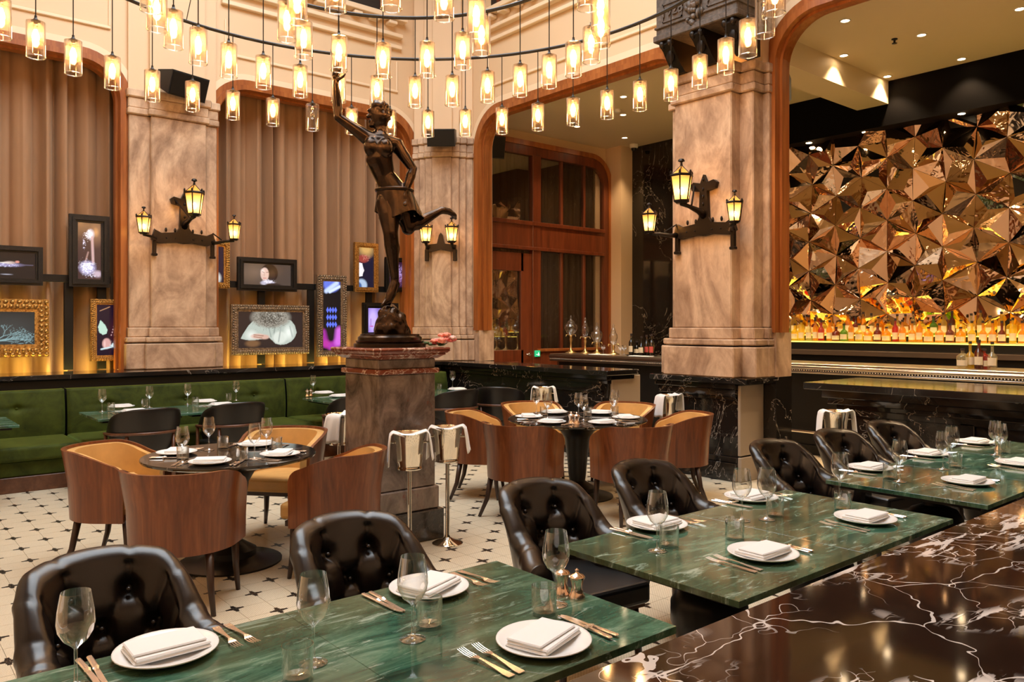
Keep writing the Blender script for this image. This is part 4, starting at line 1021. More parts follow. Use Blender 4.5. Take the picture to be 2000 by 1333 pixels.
for r, n, ph, nm in ((2.54, 42, 49.7, 'outermost circle'), (1.47, 28, 49.4, 'second circle'), (.66, 12, 31.4, 'innermost circle')):
    seen = []
    for k in range(n):
        a = math.radians(ph+360*k/n); x, y = CC[0]+r*math.cos(a), CC[1]+r*math.sin(a); d = x*V[0]+y*V[1]
        if d > .3 and -20 < 1000+F*(x*R[0]+y*R[1])/d < 2020 and HY+F*(HC-ZP+GH/2)/d > 0 and not (r > 2 and k in (3, n-11)): seen.append((1000+F*(x*R[0]+y*R[1])/d, k))
    rank = {k: i+1 for i, (_, k) in enumerate(sorted(seen))}
    for k in range(n):
        a = math.radians(ph+360*k/n)
        lit = not (r > 2 and k in (3, n-11))
        if lit: lab = f'lit glass cylinder pendant of the {nm}, {ordinal(rank[k])} from the left' if k in rank else f'lit glass pendant of the {nm} hanging above the picture edge'
        else: lab = 'unlit glass pendant in front of the brown curtain, left of the statue' if k == 3 else 'unlit glass pendant beside the wooden arch of the bar'
        pendant(CC[0]+r*math.cos(a), CC[1]+r*math.sin(a), lab, f'pendants of the {nm}' if lit else None, lit)

# ------------------------------------------------------------------ lantern sconces
def lantern(parent, x, y, z, s):
    """hexagonal tapering lantern, base at z, height about .34*s"""
    r0, r1, h = .058*s, .088*s, .20*s
    L0 = [(x+r0*math.cos(PI/3*i), y+r0*math.sin(PI/3*i), z+.02*s) for i in range(6)]; L1 = [(x+r1*math.cos(PI/3*i), y+r1*math.sin(PI/3*i), z+.02*s+h) for i in range(6)]
    mb = MB()
    for i in range(6): mb.tube([L0[i], L1[i]], .006*s, 5)
    mb.tube(L0, .009*s, 6, True); mb.tube(L1, .012*s, 6, True)
    mb.lathe([(.0001, 0), (.045*s, 0), (r0*1.05, .02*s)], 6, (x, y, z))
    top = z+.02*s+h+.085*s
    for i in range(6): mb.tube([L1[i], (x, y, top)], .004*s, 4); mb.ball((L1[i][0], L1[i][1], L1[i][2]+.018*s), (.011*s, .011*s, .02*s), 6, 4)
    la = mb.build('lantern', 'bronze_bracket', parent)
    for i in range(6):
        j = (i+1) % 6
        MB().add([L0[i], L0[j], L1[j], L1[i]], [(0, 1, 2, 3)]).build('pane', 'amber_pane', la)
    rf = MB(); rf.add(L1+[(x, y, top)], [(i, (i+1) % 6, 6) for i in range(6)]); rf.build('roof', 'amber_pane', la)
    fm = MB(); fm.lathe([(.012*s, top-.01*s), (.008*s, top+.02*s), (.028*s, top+.03*s), (.022*s, top+.045*s), (.0001, top+.052*s)], 8, (x, y, 0)); fm.build('finial', 'bronze_bracket', la, 40)
    MB().ball((x, y, z+.10*s), (.020*s, .020*s, .030*s), 8, 5).build('bulb', 'lantern_bulb', la, True)
def sconce(lab, org, yaw, side, three=True):
    """local x along the wall, -y out of it; side = +1: big lantern to local +x"""
    t = thing('lantern_sconce', lab, 'wall lamp', org, yaw)
    if three:
        mb = MB()
        mb.prism([(-.40, -.03), (-.36, .10), (-.28, .06), (-.10, .08), (-.06, .14), (-.045, .42), (-.15, .44), (-.17, .50), (-.13, .53), (-.04, .51), (0, .60), (.04, .51), (.13, .53), (.17, .50), (.15, .44), (.045, .42), (.06, .14), (.10, .08), (.28, .06), (.36, .10), (.40, -.03),
                  (.30, -.07), (.10, -.045), (0, -.06), (-.10, -.045), (-.30, -.07)], -.05, 0, 'y')
        mb.build('back_plate', 'bronze_bracket', t)
        for x in (-.22, -.11, .11, .22):
            MB().ball((x, -.03, .105), (.016, .016, .03), 6, 4).build('knob', 'bronze_bracket', t, True); MB().ball((x, -.05, .0), (.012, .012, .012), 6, 4).build('stud', 'bronze_bracket', t, True)
        for z in (.2, .28, .36, .44, .54): MB().ball((0, -.055, z), (.014, .01, .02), 6, 4).build('stud', 'bronze_bracket', t, True)
        for s in (-1, 1):
            MB().box(s*.36-.022, s*.36+.022, -.05, 0, -.22, -.02, .006).box(s*.36-.034, s*.36+.034, -.055, 0, -.23, -.20, .006).build('tail', 'bronze_bracket', t)
            ex, ey = s*.55, -.28
            MB().tube([(s*.36, -.04, -.02), (s*.38, -.12, -.03), (s*.46, -.22, -.01), (ex, ey, .0)], [.03, .022, .018, .02], 8).build('arm', 'bronze_bracket', t, True)
            MB().tube([(s*.36, -.04, .10), (s*.42, -.18, .01)], .008, 6).build('stay', 'bronze_bracket', t)
            lantern(t, ex, ey, .0, .95)
        ex, ey = side*.0, -.42
        MB().tube([(0, -.03, .16), (0, -.12, .20), (0, -.30, .235), (0, -.42, .25)], [.045, .035, .022, .025], 8).build('arm', 'bronze_bracket', t, True)
        MB().tube([(-.12*side, -.04, .50), (0, -.25, .25)], .010, 6).build('stay', 'bronze_bracket', t)
        lantern(t, 0, -.42, .25, 1.32)
    else:
        mb = MB(); mb.prism([(-.24, -.06), (-.24, .05), (-.06, .07), (-.03, .20), (0, .24), (.03, .20), (.06, .07), (.24, .05), (.24, -.06), (.14, -.05), (0, -.02), (-.14, -.05)], -.05, .0, 'y'); mb.build('back_plate', 'bronze_bracket', t)
        for s in (-1, 1):
            MB().box(s*.22-.03, s*.22+.03, -.06, 0, -.20, -.02, .006).build('tail', 'bronze_bracket', t)
            MB().tube([(s*.2, -.03, .0), (s*.2, -.16, .03), (s*.2, -.22, .06)], [.03, .022, .025], 8).build('arm', 'bronze_bracket', t, True)
            lantern(t, s*.2, -.22, .06, 1.1)
    return t
a = onY(358, 468, YL-.16); sconce('three-lantern bronze sconce on the left onyx column', (a[0], YL-.162, a[2]), 0, 1)
a = onX(1379, 451, XC); sconce('three-lantern bronze sconce on the large onyx column by the bar', (XC-.002, a[1], a[2]), -PI/2, 1)
n = Vector((-1, -1, 0)).normalized(); p = cc+n*.175; z = HC-(486-HY)/F*12.3
sconce('two-lantern bronze sconce on the corner column behind the statue', (p.x, p.y, z), -PI/4, 1, False)

# ------------------------------------------------------------------ marble pedestal and bronze figure
PX_, PY_ = 3.18, 5.25
pd = thing('marble_pedestal', 'square brown and red marble pedestal under the bronze figure', 'pedestal', (PX_, PY_, 0))
def sq(mb, h, z0, z1, h2=None, b=.008):
    if h2 is None: return mb.box(-h, h, -h, h, z0, z1, b)
    vs = [(sx_*q, sy_*q, z) for q, z in ((h, z0), (h2, z1)) for sx_, sy_ in ((-1, -1), (1, -1), (1, 1), (-1, 1))]
    return mb.add(vs, [(0, 3, 2, 1), (4, 5, 6, 7), (0, 1, 5, 4), (1, 2, 6, 5), (2, 3, 7, 6), (3, 0, 4, 7)])
sq(MB(), .30, 0, .23).build('plinth', 'pedestal_black', pd)
sq(MB(), .272, .232, .40).build('base_course', 'pedestal_marble', pd)
sq(MB(), .25, .402, 1.262).build('shaft', 'pedestal_marble', pd)
sq(MB(), .275, 1.262, 1.30).build('red_band', 'pedestal_red', pd)
sq(MB(), .25, 1.30, 1.375).build('frieze', 'pedestal_marble', pd)
mb = sq(MB(), .262, 1.375, 1.40, .30); sq(mb, .31, 1.40, 1.415); sq(mb, .315, 1.415, 1.435, .335); sq(mb, .335, 1.435, 1.458)
mb.build('cap', 'pedestal_red', pd)
pd.location.z = 0
ZB = 1.458
st = thing('bronze_statue', 'dark bronze statue of a leaping draped figure with one arm raised, on a rock', 'statue', (PX_, PY_, ZB))
st_org = Vector((PX_, PY_, ZB))
MB().lathe([(.275, 0), (.275, .025), (.255, .035), (.262, .05), (.245, .055), (.245, .075), (.225, .09), (.225, .10)], 40).build('round_base', 'bronze', st, 40)
def K(px, py, w=0.0): return atD(px, py, 6.07-w)-st_org
body = MB()
def limb(pts, rs, n=10):
    body.tube(pts, rs, n)
    for p, r in zip(pts, rs): body.ball(p, r, 10, 6)
def lerp(a, b, t): return a+(b-a)*t
# trunk
limb([K(770, 376), K(752, 345, .02), K(740, 312, .04), K(742, 284, .03)], [.105, .082, .105, .098], 14)
body.ball(K(726, 288, .10), (.065, .06, .075), 10, 7); body.ball(K(752, 290, .10), (.065, .06, .075), 10, 7)
body.ball(K(768, 385, -.05), (.10, .09, .10), 10, 7)
limb([K(742, 272, .02), K(744, 256, .02), K(745, 244, .02)], [.075, .050, .046])
# head with face towards the raised hand
hd = K(742, 226, .02); body.ball(hd, (.076, .082, .105), 14, 10)
ud = Vector((R[0], R[1], 0)); fwd = (-ud*.86-Vector((V[0], V[1], 0))*.5).normalized(); sdv = fwd.cross(Vector((0, 0, 1)))
limb([hd+fwd*.07+Vector((0, 0, .01)), hd+fwd*.098+Vector((0, 0, -.02))], [.010, .016], 8)
body.ball(hd+fwd*.075+Vector((0, 0, .03)), (.03, .03, .014), 8, 5)
body.ball(hd+fwd*.078+Vector((0, 0, -.052)), (.022, .022, .010), 8, 5); body.ball(hd+fwd*.066+Vector((0, 0, -.082)), (.028, .028, .022), 8, 5)
for s in (-1, 1):
    body.ball(hd+sdv*s*.078+Vector((0, 0, -.01)), (.016, .016, .028), 8, 5)
    body.ball(hd+fwd*.066+sdv*s*.030+Vector((0, 0, .006)), (.012, .012, .008), 8, 5)
rh = random.Random(3)
for i in range(46):                      # short curly hair
    a = rh.uniform(0, 2*PI); e = rh.uniform(-.2, 1.4)
    q = (sdv*math.cos(a)+fwd*math.sin(a))*math.cos(e)+Vector((0, 0, math.sin(e)))
    if q.dot(fwd) > .55 and q.z < .55: continue
    body.ball(hd+Vector((q.x*.080, q.y*.080, q.z*.105)), rh.uniform(.016, .026), 7, 5)
# raised arm with open hand
sh, el, wr = K(715, 268, .05), K(661, 229, .10), K(656, 166, .08)
limb([K(732, 276, .04), sh, lerp(sh, el, .45), el, lerp(el, wr, .3), wr, K(657, 157, .08)], [.07, .058, .046, .036, .040, .025, .024])
pm_ = K(656, 149, .08); body.ball(pm_, (.032, .030, .038), 10, 6)
for i, (dx, dz, ln) in enumerate(((-7, -13, 1.0), (-2, -15, 1.15), (3, -14, 1.1), (8, -11, .9))):
    b = K(656+dx*.6, 145+dz*.15, .08); m_ = K(656+dx, 145+dz*.75*ln, .085); e_ = K(656+dx*1.15+2, 145+dz*1.25*ln, .10)
    limb([b, m_, e_], [.0105, .0095, .0075], 7)
limb([K(661, 156, .09), K(670, 150, .12), K(675, 144, .13)], [.013, .011, .008], 7)
# lowered arm
sh, el, wr = K(775, 284, -.02), K(806, 330, .0), K(794, 370, .06)
limb([K(752, 280, .02), sh, lerp(sh, el, .5), el, lerp(el, wr, .35), wr, K(792, 378, .07)], [.07, .058, .046, .037, .040, .025, .024])
body.ball(K(790, 386, .08), (.028, .026, .040), 10, 6)
for i, dx in enumerate((-6, -2, 2, 6)):
    limb([K(790+dx, 392, .09), K(788+dx, 400, .11), K(784+dx, 405, .10)], [.0105, .0095, .008], 7)
limb([K(783, 384, .09), K(777, 391, .12), K(776, 398, .12)], [.012, .011, .009], 7)
# standing leg
hp, kn, an = K(758, 396, .02), K(763, 456, .09), K(771, 545, .0)
limb([hp, lerp(hp, kn, .4), kn, lerp(kn, an, .28), lerp(kn, an, .6), an, K(770, 556, .0)], [.098, .085, .058, .058, .045, .034, .034])
body.ball(K(770, 486, -.01), (.045, .045, .09), 10, 6); body.ball(K(775, 556, -.02), (.028, .028, .03), 8, 5)
limb([K(770, 556, .01), K(764, 574, .04), K(758, 588, .055)], [.036, .038, .034])
for i, (dx, w) in enumerate(((-6, .10), (-3, .085), (0, .07), (3, .055), (6, .04))): limb([K(757+dx*.7, 586, w*.75), K(754+dx*1.2, 596, w*1.1)], [.013, .010 if i else .013], 7)
# trailing leg
hp, kn, an = K(782, 394, -.04), K(797, 446, -.04), K(858, 413, -.16)
limb([hp, lerp(hp, kn, .45), kn, lerp(kn, an, .28), lerp(kn, an, .6), an, K(866, 411, -.17)], [.092, .080, .055, .056, .043, .029, .030])
limb([K(862, 411, -.17), K(876, 413, -.19), K(886, 419, -.20)], [.031, .029, .022])
for i in range(5): limb([K(884, 416+i*2, -.18-.012*i), K(891, 420+i*2.2, -.18-.016*i)], [.012, .009], 7)
bo = body.build('figure', 'bronze', st, True)
m = bo.modifiers.new('remesh', 'REMESH'); m.mode = 'VOXEL'; m.voxel_size = .0085; m.use_smooth_shade = True
m = bo.modifiers.new('smooth', 'SMOOTH'); m.factor = .5; m.iterations = 4
# short drape knotted round the hips
dr_c = K(770, 384, .0)
def drape(u, v):
    a = 2*PI*u; r = .135+.045*v+.014*math.sin(9*a+3*v)*v
    lean = (K(800, 430, -.05)-K(770, 384))*.35*v
    return tuple(dr_c+Vector((R[0], R[1], 0))*(r*math.cos(a))+Vector((V[0], V[1], 0))*(r*.85*math.sin(a))+Vector((lean.x, lean.y, .05-.20*v-.03*math.sin(3*a+1)*v)))
MB().grid(drape, 60, 12, cu=True).tube([drape(i/30, 0.02) for i in range(30)], .016, 7, True).build('drapery', 'bronze', st, True)
rk = MB(); rr = random.Random(9)
for i in range(60):
    a = rr.uniform(0, 2*PI); e = rr.uniform(0, 1.35)
    c0 = K(764, 634); q = Vector((math.cos(a)*math.cos(e)*.11, math.sin(a)*math.cos(e)*.11, math.sin(e)*.195))
    rk.ball((c0.x+q.x, c0.y+q.y, .10+q.z), rr.uniform(.025, .05), 7, 5)
rk.lathe([(.13, .09), (.135, .13), (.12, .20), (.07, .28), (.02, .325)], 14, (K(764, 634).x, K(764, 634).y, 0))
ro = rk.build('rock', 'bronze', st, True)
m = ro.modifiers.new('remesh', 'REMESH'); m.mode = 'VOXEL'; m.voxel_size = .011; m.use_smooth_shade = True
m = ro.modifiers.new('smooth', 'SMOOTH'); m.iterations = 2

fb = atD(826, 676, 6.0); ft = thing('flower_posy', 'small posy of pink and coral flowers lying beside the statue base', 'flowers', (PX_+.285, PY_-.20, ZB))
rf = random.Random(4)
for i in range(22):
    c = Vector((rf.uniform(-.04, .10), rf.uniform(-.12, .03), rf.uniform(.022, .095))); mb = MB()
    for k in range(9):
        a = k*2.4; rr_ = .006+.022*k/9
        mb.ball(c+Vector((rr_*math.cos(a), rr_*math.sin(a), .012*(1-k/9))), (.016, .016, .012), 6, 4)
    mb.build('blossom', ['flower_pink', 'flower_coral', 'flower_pale'][i % 3], ft, True)
mb = MB()
for i in range(10):
    a = rf.uniform(0, 6.3); mb.ball((.07*math.cos(a), .07*math.sin(a), .012+.02*rf.random()), (.03, .02, .012), 6, 4)
mb.build('foliage', 'leaf_green', ft, True)

# ------------------------------------------------------------------ wine coolers on stands
def cooler(px, rim_y, lab, yaw=0.0):
    d = (HC-.87)*F/(rim_y-HY); p = atD(px, rim_y, d)
    t = thing('wine_cooler', lab, 'wine cooler', (p.x, p.y, 0), A-PI/2+yaw)
    s = MB().lathe([(.0001, 0), (.115, 0), (.115, .008), (.10, .016), (.05, .03), (.022, .05), (.016, .07), (.0145, .60), (.03, .612)], 24).build('stand', 'silver', t, 35)
    b = MB().lathe([(.085, .612), (.088, .622), (.084, .63), (.084, .64), (.089, .66), (.098, .78), (.118, .862), (.123, .868), (.118, .872), (.112, .862), (.09, .76), (.08, .64), (.0001, .64)], 28, cap=False).build('bucket', 'silver', t, 50)
    for sd in (-1, 1): MB().tube([(sd*.10, -.02, .80), (sd*.135, -.02, .80), (sd*.135, .02, .80), (sd*.10, .02, .80)], .005, 6).build('handle', 'silver', b, True)
    # napkin laid over the rim, hanging on both sides
    path = [(-.152, .64), (-.15, .72), (-.146, .80), (-.138, .86), (-.122, .884), (-.09, .878), (-.04, .862), (.02, .860), (.08, .876), (.118, .886), (.138, .866), (.15, .80), (.158, .73), (.165, .69)]
    def cl(u, v):
        k = u*(len(path)-1); i = min(int(k), len(path)-2); f = k-i
        x = path[i][0]+(path[i+1][0]-path[i][0])*f; z = path[i][1]+(path[i+1][1]-path[i][1])*f
        e = abs(u-.5)*2; wd = .052+.03*e
        return (x+.006*math.sin(v*9+u*5), -.05*(1-e)-.01+(v-.5)*2*wd, z+.006*math.sin(v*7+u*11))
    o = MB().grid(cl, 36, 9).build('napkin', 'linen', None, True); o.parent = t
    md = o.modifiers.new('thick', 'SOLIDIFY'); md.thickness = .006
    return t
cooler(874, 834, 'silver wine cooler on a stand with a white napkin, right of the pedestal')
cooler(800, 845, 'silver wine cooler on a stand with a white napkin, in front of the pedestal', .15)
cooler(662, 809, 'silver wine cooler half hidden behind the left side of the pedestal', 1.2)
cooler(1062, 757, 'small distant wine cooler behind the six-chair round table', -.2)
cooler(1304, 772, 'wine cooler with a napkin before the black column plinth', .5)
cooler(1632, 803, 'wine cooler with a napkin beside the low counter, behind the dark chairs', -.1)

# ------------------------------------------------------------------ chairs
def upath(a, s, n):
    """U-shaped plan, open towards -y: points and outward normals with arc length measured from the back"""
    L1 = s; L2 = PI*a; T = 2*L1+L2; out = []
    for i in range(n+1):
        q = T*i/n
        if q < L1: p = (a, -s+q); nn = (1, 0)
        elif q < L1+L2: th = (q-L1)/a; p = (a*math.cos(th), a*math.sin(th)); nn = (math.cos(th), math.sin(th))
        else: p = (-a, -(q-L1-L2)); nn = (-1, 0)
        out.append((p, nn, q-T/2))
    return out, T
def sstep(a, b, x): t = min(1, max(0, (x-a)/(b-a))); return t*t*(3-2*t)
def make_tub():
    t = thing('tub_chair', '', 'chair')
    pts, T = upath(.228, .19, 130)
    BT = [(-.085, .715), (.085, .715), (-.17, .605), (0, .605), (.17, .605), (-.085, .50), (.085, .50), (-.255, .50), (.255, .50)]
    SG = [((-.085, .715), (-.085, .90)), ((.085, .715), (.085, .90)), ((-.17, .605), (-.225, .90)), ((.17, .605), (.225, .90)), ((-.40, .40), (-.42, .9)), ((.40, .40), (.42, .9))]
    SG += [((-.085, .715), (-.17, .605)), ((-.085, .715), (0, .605)), ((.085, .715), (0, .605)), ((.085, .715), (.17, .605)), ((-.17, .605), (-.085, .50)), ((0, .605), (-.085, .50)), ((0, .605), (.085, .50)), ((.17, .605), (.085, .50)),
           ((-.17, .605), (-.255, .50)), ((.17, .605), (.255, .50)), ((-.255, .50), (-.31, .80)), ((.255, .50), (.31, .80))]
    def dent(l, z):
        d = 0
        for bl, bz in BT: d -= .030*math.exp(-((l-bl)**2+(z-bz)**2)/.0010)+.010*math.exp(-((l-bl)**2+(z-bz)**2)/.0045)
        for (a, b) in SG:
            vx, vz = b[0]-a[0], b[1]-a[1]; L = vx*vx+vz*vz; q = min(1, max(0, ((l-a[0])*vx+(z-a[1])*vz)/L))
            dd = (l-a[0]-q*vx)**2+(z-a[1]-q*vz)**2; d -= .011*math.exp(-dd/.00009)+.004*math.exp(-dd/.0009)
        return d
    def seam(l): return -.006*sum(math.exp(-((l-c)/.009)**2) for c in (-.085, .085, -.22, .22, -.31, .31, -.41, .41))
    NP = 56
    def prof(l, k):
        al = min(1, abs(l)/(T/2)); h = .855-.035*min(1, abs(l)/.2)**2-.175*sstep(.15, .38, abs(l))-.05*sstep(.36, .54, abs(l)); rr_ = .040+.022*sstep(.20, .42, abs(l)); zr = h-rr_; zb = .415
        q = k/(NP-1); lean = .075*(1-sstep(.15, .40, abs(l)))+.025
        if q < .48: z = zb+(zr-zb)*(q/.48); n_ = -rr_
        elif q < .68: a = PI-(q-.48)/.20*PI; z = zr+rr_*math.sin(a); n_ = rr_*math.cos(a)
        else: f = (q-.68)/.32; z = zr+(.385-zr)*f; n_ = rr_-.03*f*f
        g = (z-zb)/(.845-zb)
        if q < .48: n_ -= dent(l, z)+.016*math.sin(PI*min(1, q/.48))
        elif q < .70: n_ -= seam(l)*math.cos(PI-(q-.48)/.20*PI)*-1*-1; z += seam(l)*math.sin((q-.48)/.22*PI)
        return n_+lean*g*g+.065*sstep(.34, .54, abs(l)), z
    vs = []; fs = []
    for (p, nn, l) in pts:
        for k in range(NP):
            n_, z = prof(l, k); vs.append((p[0]+nn[0]*n_, p[1]+nn[1]*n_, z))
    for i in range(len(pts)-1):
        for k in range(NP-1): fs.append((i*NP+k, (i+1)*NP+k, (i+1)*NP+k+1, i*NP+k+1))
    fs.append(tuple(range(NP))); fs.append(tuple(range(len(vs)-1, len(vs)-NP-1, -1)))
    sh = MB().add(vs, fs).build('tufted_back', 'leather_brown', t, True)
    for bl, bz in BT:
        best = min(pts, key=lambda q: abs(q[2]-bl)); g = (bz-.415)/.43; n_ = -.040-.012+.036+(.075*(1-sstep(.15, .40, abs(bl)))+.025)*g*g-.004
        p, nn, _ = best; MB().ball((p[0]+nn[0]*(n_-.008), p[1]+nn[1]*(n_-.008), bz), .011, 8, 5).build('button', 'leather_brown', sh, True)
    seat = MB().prism([(-.225, -.32), (.225, -.32), (.215, -.05)]+arc(0, 0, .21, 0.05, PI-.05, 16)+[(-.215, -.05)], .37, .47, 'z').build('seat_cushion', 'leather_black', t)
    md = seat.modifiers.new('bevel', 'BEVEL'); md.width = .022; md.segments = 3
    MB().prism([(-.22, -.28), (.22, -.28), (.25, -.1)]+arc(0, 0, .25, 0, PI, 20)+[(-.25, -.1)], .345, .39, 'z').build('wooden_rim', 'wood_rail', t)
    for (x, y) in ((-.20, -.22), (.20, -.22), (-.19, .17), (.19, .17)):
        MB().tube([(x*1.12, y*1.15, 0), (x, y, .36)], [.014, .024], 8).build('leg', 'wood_dark', t, True)
    return t
TC = [.60, 1.44, 2.58, 3.42, 4.70, 5.54, 6.36]
tub = make_tub()
def rename_first(t, loc, rot, lab, group): t.location = loc; t.rotation_euler = (0, 0, rot); t['label'] = lab; t['group'] = group
tub_labels = ['tufted brown leather tub chair nearest the camera, bottom left', 'tufted brown leather tub chair behind the front green table, in front of the pedestal', 'tufted brown leather tub chair at the left end of the middle green table',
              'tufted brown leather tub chair at the right of the middle green table', 'tufted dark tub chair beside the beige plinth panel', 'tufted dark tub chair in front of the wine cooler by the counter', 'tufted dark tub chair farthest right, against the low counter']
tub_pos = [(.66, 2.68, .08), (1.53, 2.62, -.02), (2.58, 2.66, -.12), (3.42, 2.70, -.06), (4.72, 2.68, -.12), (5.54, 2.68, -.15), (6.34, 2.68, -.15)]
for i, (x, y, r) in enumerate(tub_pos):
    if i == 0: rename_first(tub, (x, y, 0), r, tub_labels[0], 'tufted tub chairs along the green tables')
    else: dup(tub, (x, y, 0), r, tub_labels[i], 'tufted tub chairs along the green tables')

def make_shell():
    t = thing('barrel_chair', '', 'chair')
    pts, T = upath(.285, .17, 72)
    def top(l): return .80-.10*sstep(.28, .62, abs(l))-.018*sstep(.55, T/2, abs(l))
    def solid(n0, n1, zb, zt_, lean=.05, rnd=True):
        vs = []; fs = []; m = len(pts)
        for (p, nn, l) in pts:
            e = T/2-abs(l); cut = 0.0
            if rnd and e < .05: cut = .05-math.sqrt(max(0, .05**2-(.05-e)**2))
            zz = zt_(l)-cut
            for n_, z in ((n0, zb), (n0, (zb+zz)/2), (n0, zz), (n1, zz), (n1, (zb+zz)/2), (n1, zb)):
                g = (z-.35)/.45; q = n_+lean*g*g*(1-.5*sstep(.3, .6, abs(l)))
                vs.append((p[0]+nn[0]*q, p[1]+nn[1]*q, z))
        for i in range(m-1):
            for k in range(6): fs.append((i*6+k, (i+1)*6+k, (i+1)*6+(k+1) % 6, i*6+(k+1) % 6))
        fs += [tuple(range(6)), tuple(range(m*6-1, m*6-7, -1))]
        return MB().add(vs, fs)
    solid(.018, -.006, .335, top).build('wooden_shell', 'wood_walnut', t, 35)
    solid(-.007, -.060, .42, lambda l: top(l)-.018).build('leather_lining', 'leather_tan', t, 35)
    solid(.020, -.010, .0, lambda l: top(l)+.004) if False else None
    seat = MB().prism([(-.235, -.27), (.235, -.27), (.235, 0)]+arc(0, 0, .235, .02, PI-.02, 14)+[(-.235, 0)], .37, .475, 'z').build('seat_cushion', 'leather_tan', t)
    md = seat.modifiers.new('bevel', 'BEVEL'); md.width = .025; md.segments = 3
    MB().prism([(-.25, -.22), (.25, -.22), (.27, 0)]+arc(0, 0, .27, .02, PI-.02, 14)+[(-.27, 0)], .335, .37, 'z').build('seat_rail', 'wood_dark', t)
    for (x, y, ox, oy) in ((-.24, -.16, -.01, -.03), (.24, -.16, .01, -.03), (-.21, .17, -.06, .09), (.21, .17, .06, .09)):
        MB().tube([(x+ox, y+oy, 0), (x+ox*.35, y+oy*.35, .15), (x, y, .345)], [.014, .020, .026], 8).build('leg', 'wood_dark', t, True)
    return t
shell = make_shell()
first = True
RL = (2.0, 5.39); RR = (5.30, 5.35)
for (c, dist, lst) in ((RL, .76, ((140, 'walnut barrel chair with tan leather nearest the green banquette'), (-130, 'walnut barrel chair seen square from behind, front of the left round table'), (-52, 'walnut barrel chair against the pedestal, right of the left round table'), (40, 'walnut barrel chair on the far side of the left round table'))),
                       (RR, .92, ((-165, 'walnut barrel chair front left of the right round table'), (-105, 'walnut barrel chair front right of the right round table'), (135, 'walnut barrel chair leftmost at the right round table'), (-45, 'walnut barrel chair rightmost at the right round table, by the black plinth'),
                                  (75, 'walnut barrel chair behind the right round table, below the dark ledge'), (15, 'walnut barrel chair behind the right round table, below the beige end panel')))):
    for th, lab in lst:
        a = math.radians(th); loc = (c[0]+dist*math.cos(a), c[1]+dist*math.sin(a), 0); g = 'barrel chairs around the left round table' if c is RL else 'barrel chairs around the right round table'
        if first: rename_first(shell, loc, a-PI/2, lab, g); first = False
        else: dup(shell, loc, a-PI/2, lab, g)

def make_arm():
    t = thing('leather_armchair', '', 'chair')
    pts, T = upath(.26, .10, 60); vs = []; fs = []; NP = 22
    for (p, nn, l) in pts:
        al = abs(l)/(T/2); h = .88-.24*al**2.4; b = .45+.165*al**1.8
        th = .028
        for k in range(NP):
            a = 2*PI*k/NP; g = .5+.5*math.sin(a); z = b+(h-b)*g
            q = th*math.cos(a)*(1 if abs(math.cos(a)) > .3 else 1)+.075*((z-.45)/.42)**2
            vs.append((p[0]+nn[0]*q, p[1]+nn[1]*q, z))
    for i in range(len(pts)-1):
        for k in range(NP): fs.append((i*NP+k, (i+1)*NP+k, (i+1)*NP+(k+1) % NP, i*NP+(k+1) % NP))
    fs.append(tuple(range(NP))); fs.append(tuple(range(len(vs)-1, len(vs)-NP-1, -1)))
    MB().add(vs, fs).build('leather_back', 'leather_black', t, True)
    rail = [(p[0]+nn[0]*.052, p[1]+nn[1]*.052, .635+.012*math.cos(l*4)) for (p, nn, l) in pts]
    MB().tube(rail, .014, 8).build('wooden_rail', 'wood_rail', t, True)
    seat = MB().prism([(-.25, -.28), (.25, -.28), (.25, .05), (.18, .24), (-.18, .24), (-.25, .05)], .38, .47, 'z').build('seat', 'leather_black', t); md = seat.modifiers.new('bevel', 'BEVEL'); md.width = .025; md.segments = 3
    for (x, y, z1) in ((-.30, -.10, .63), (.30, -.10, .63), (-.20, .22, .62), (.20, .22, .62)):
        MB().tube([(x*1.03, y*1.12, 0), (x, y, .3), (x, y, z1)], [.012, .018, .016], 8).build('leg', 'wood_rail', t, True)
    return t
armc = make_arm()
for i, (x, y, r, lab) in enumerate(((2.10, 7.86, PI, 'black leather armchair with a wooden rail at the left of the double banquette table'), (2.94, 7.90, PI, 'black leather armchair with a wooden rail at the right of the double banquette table'),
                               (4.30, 7.90, PI, 'black leather armchair mostly hidden behind the left of the pedestal'), (5.55, 7.75, PI, 'black leather armchair just right of the pedestal, in shadow'), (6.28, 7.70, PI-.9, 'black leather armchair under the dark ledge, turned towards the corner table'))):
    if i == 0: rename_first(armc, (x, y, 0), r, lab, 'black leather armchairs facing the banquette')
    else: dup(armc, (x, y, 0), r, lab, 'black leather armchairs facing the banquette')

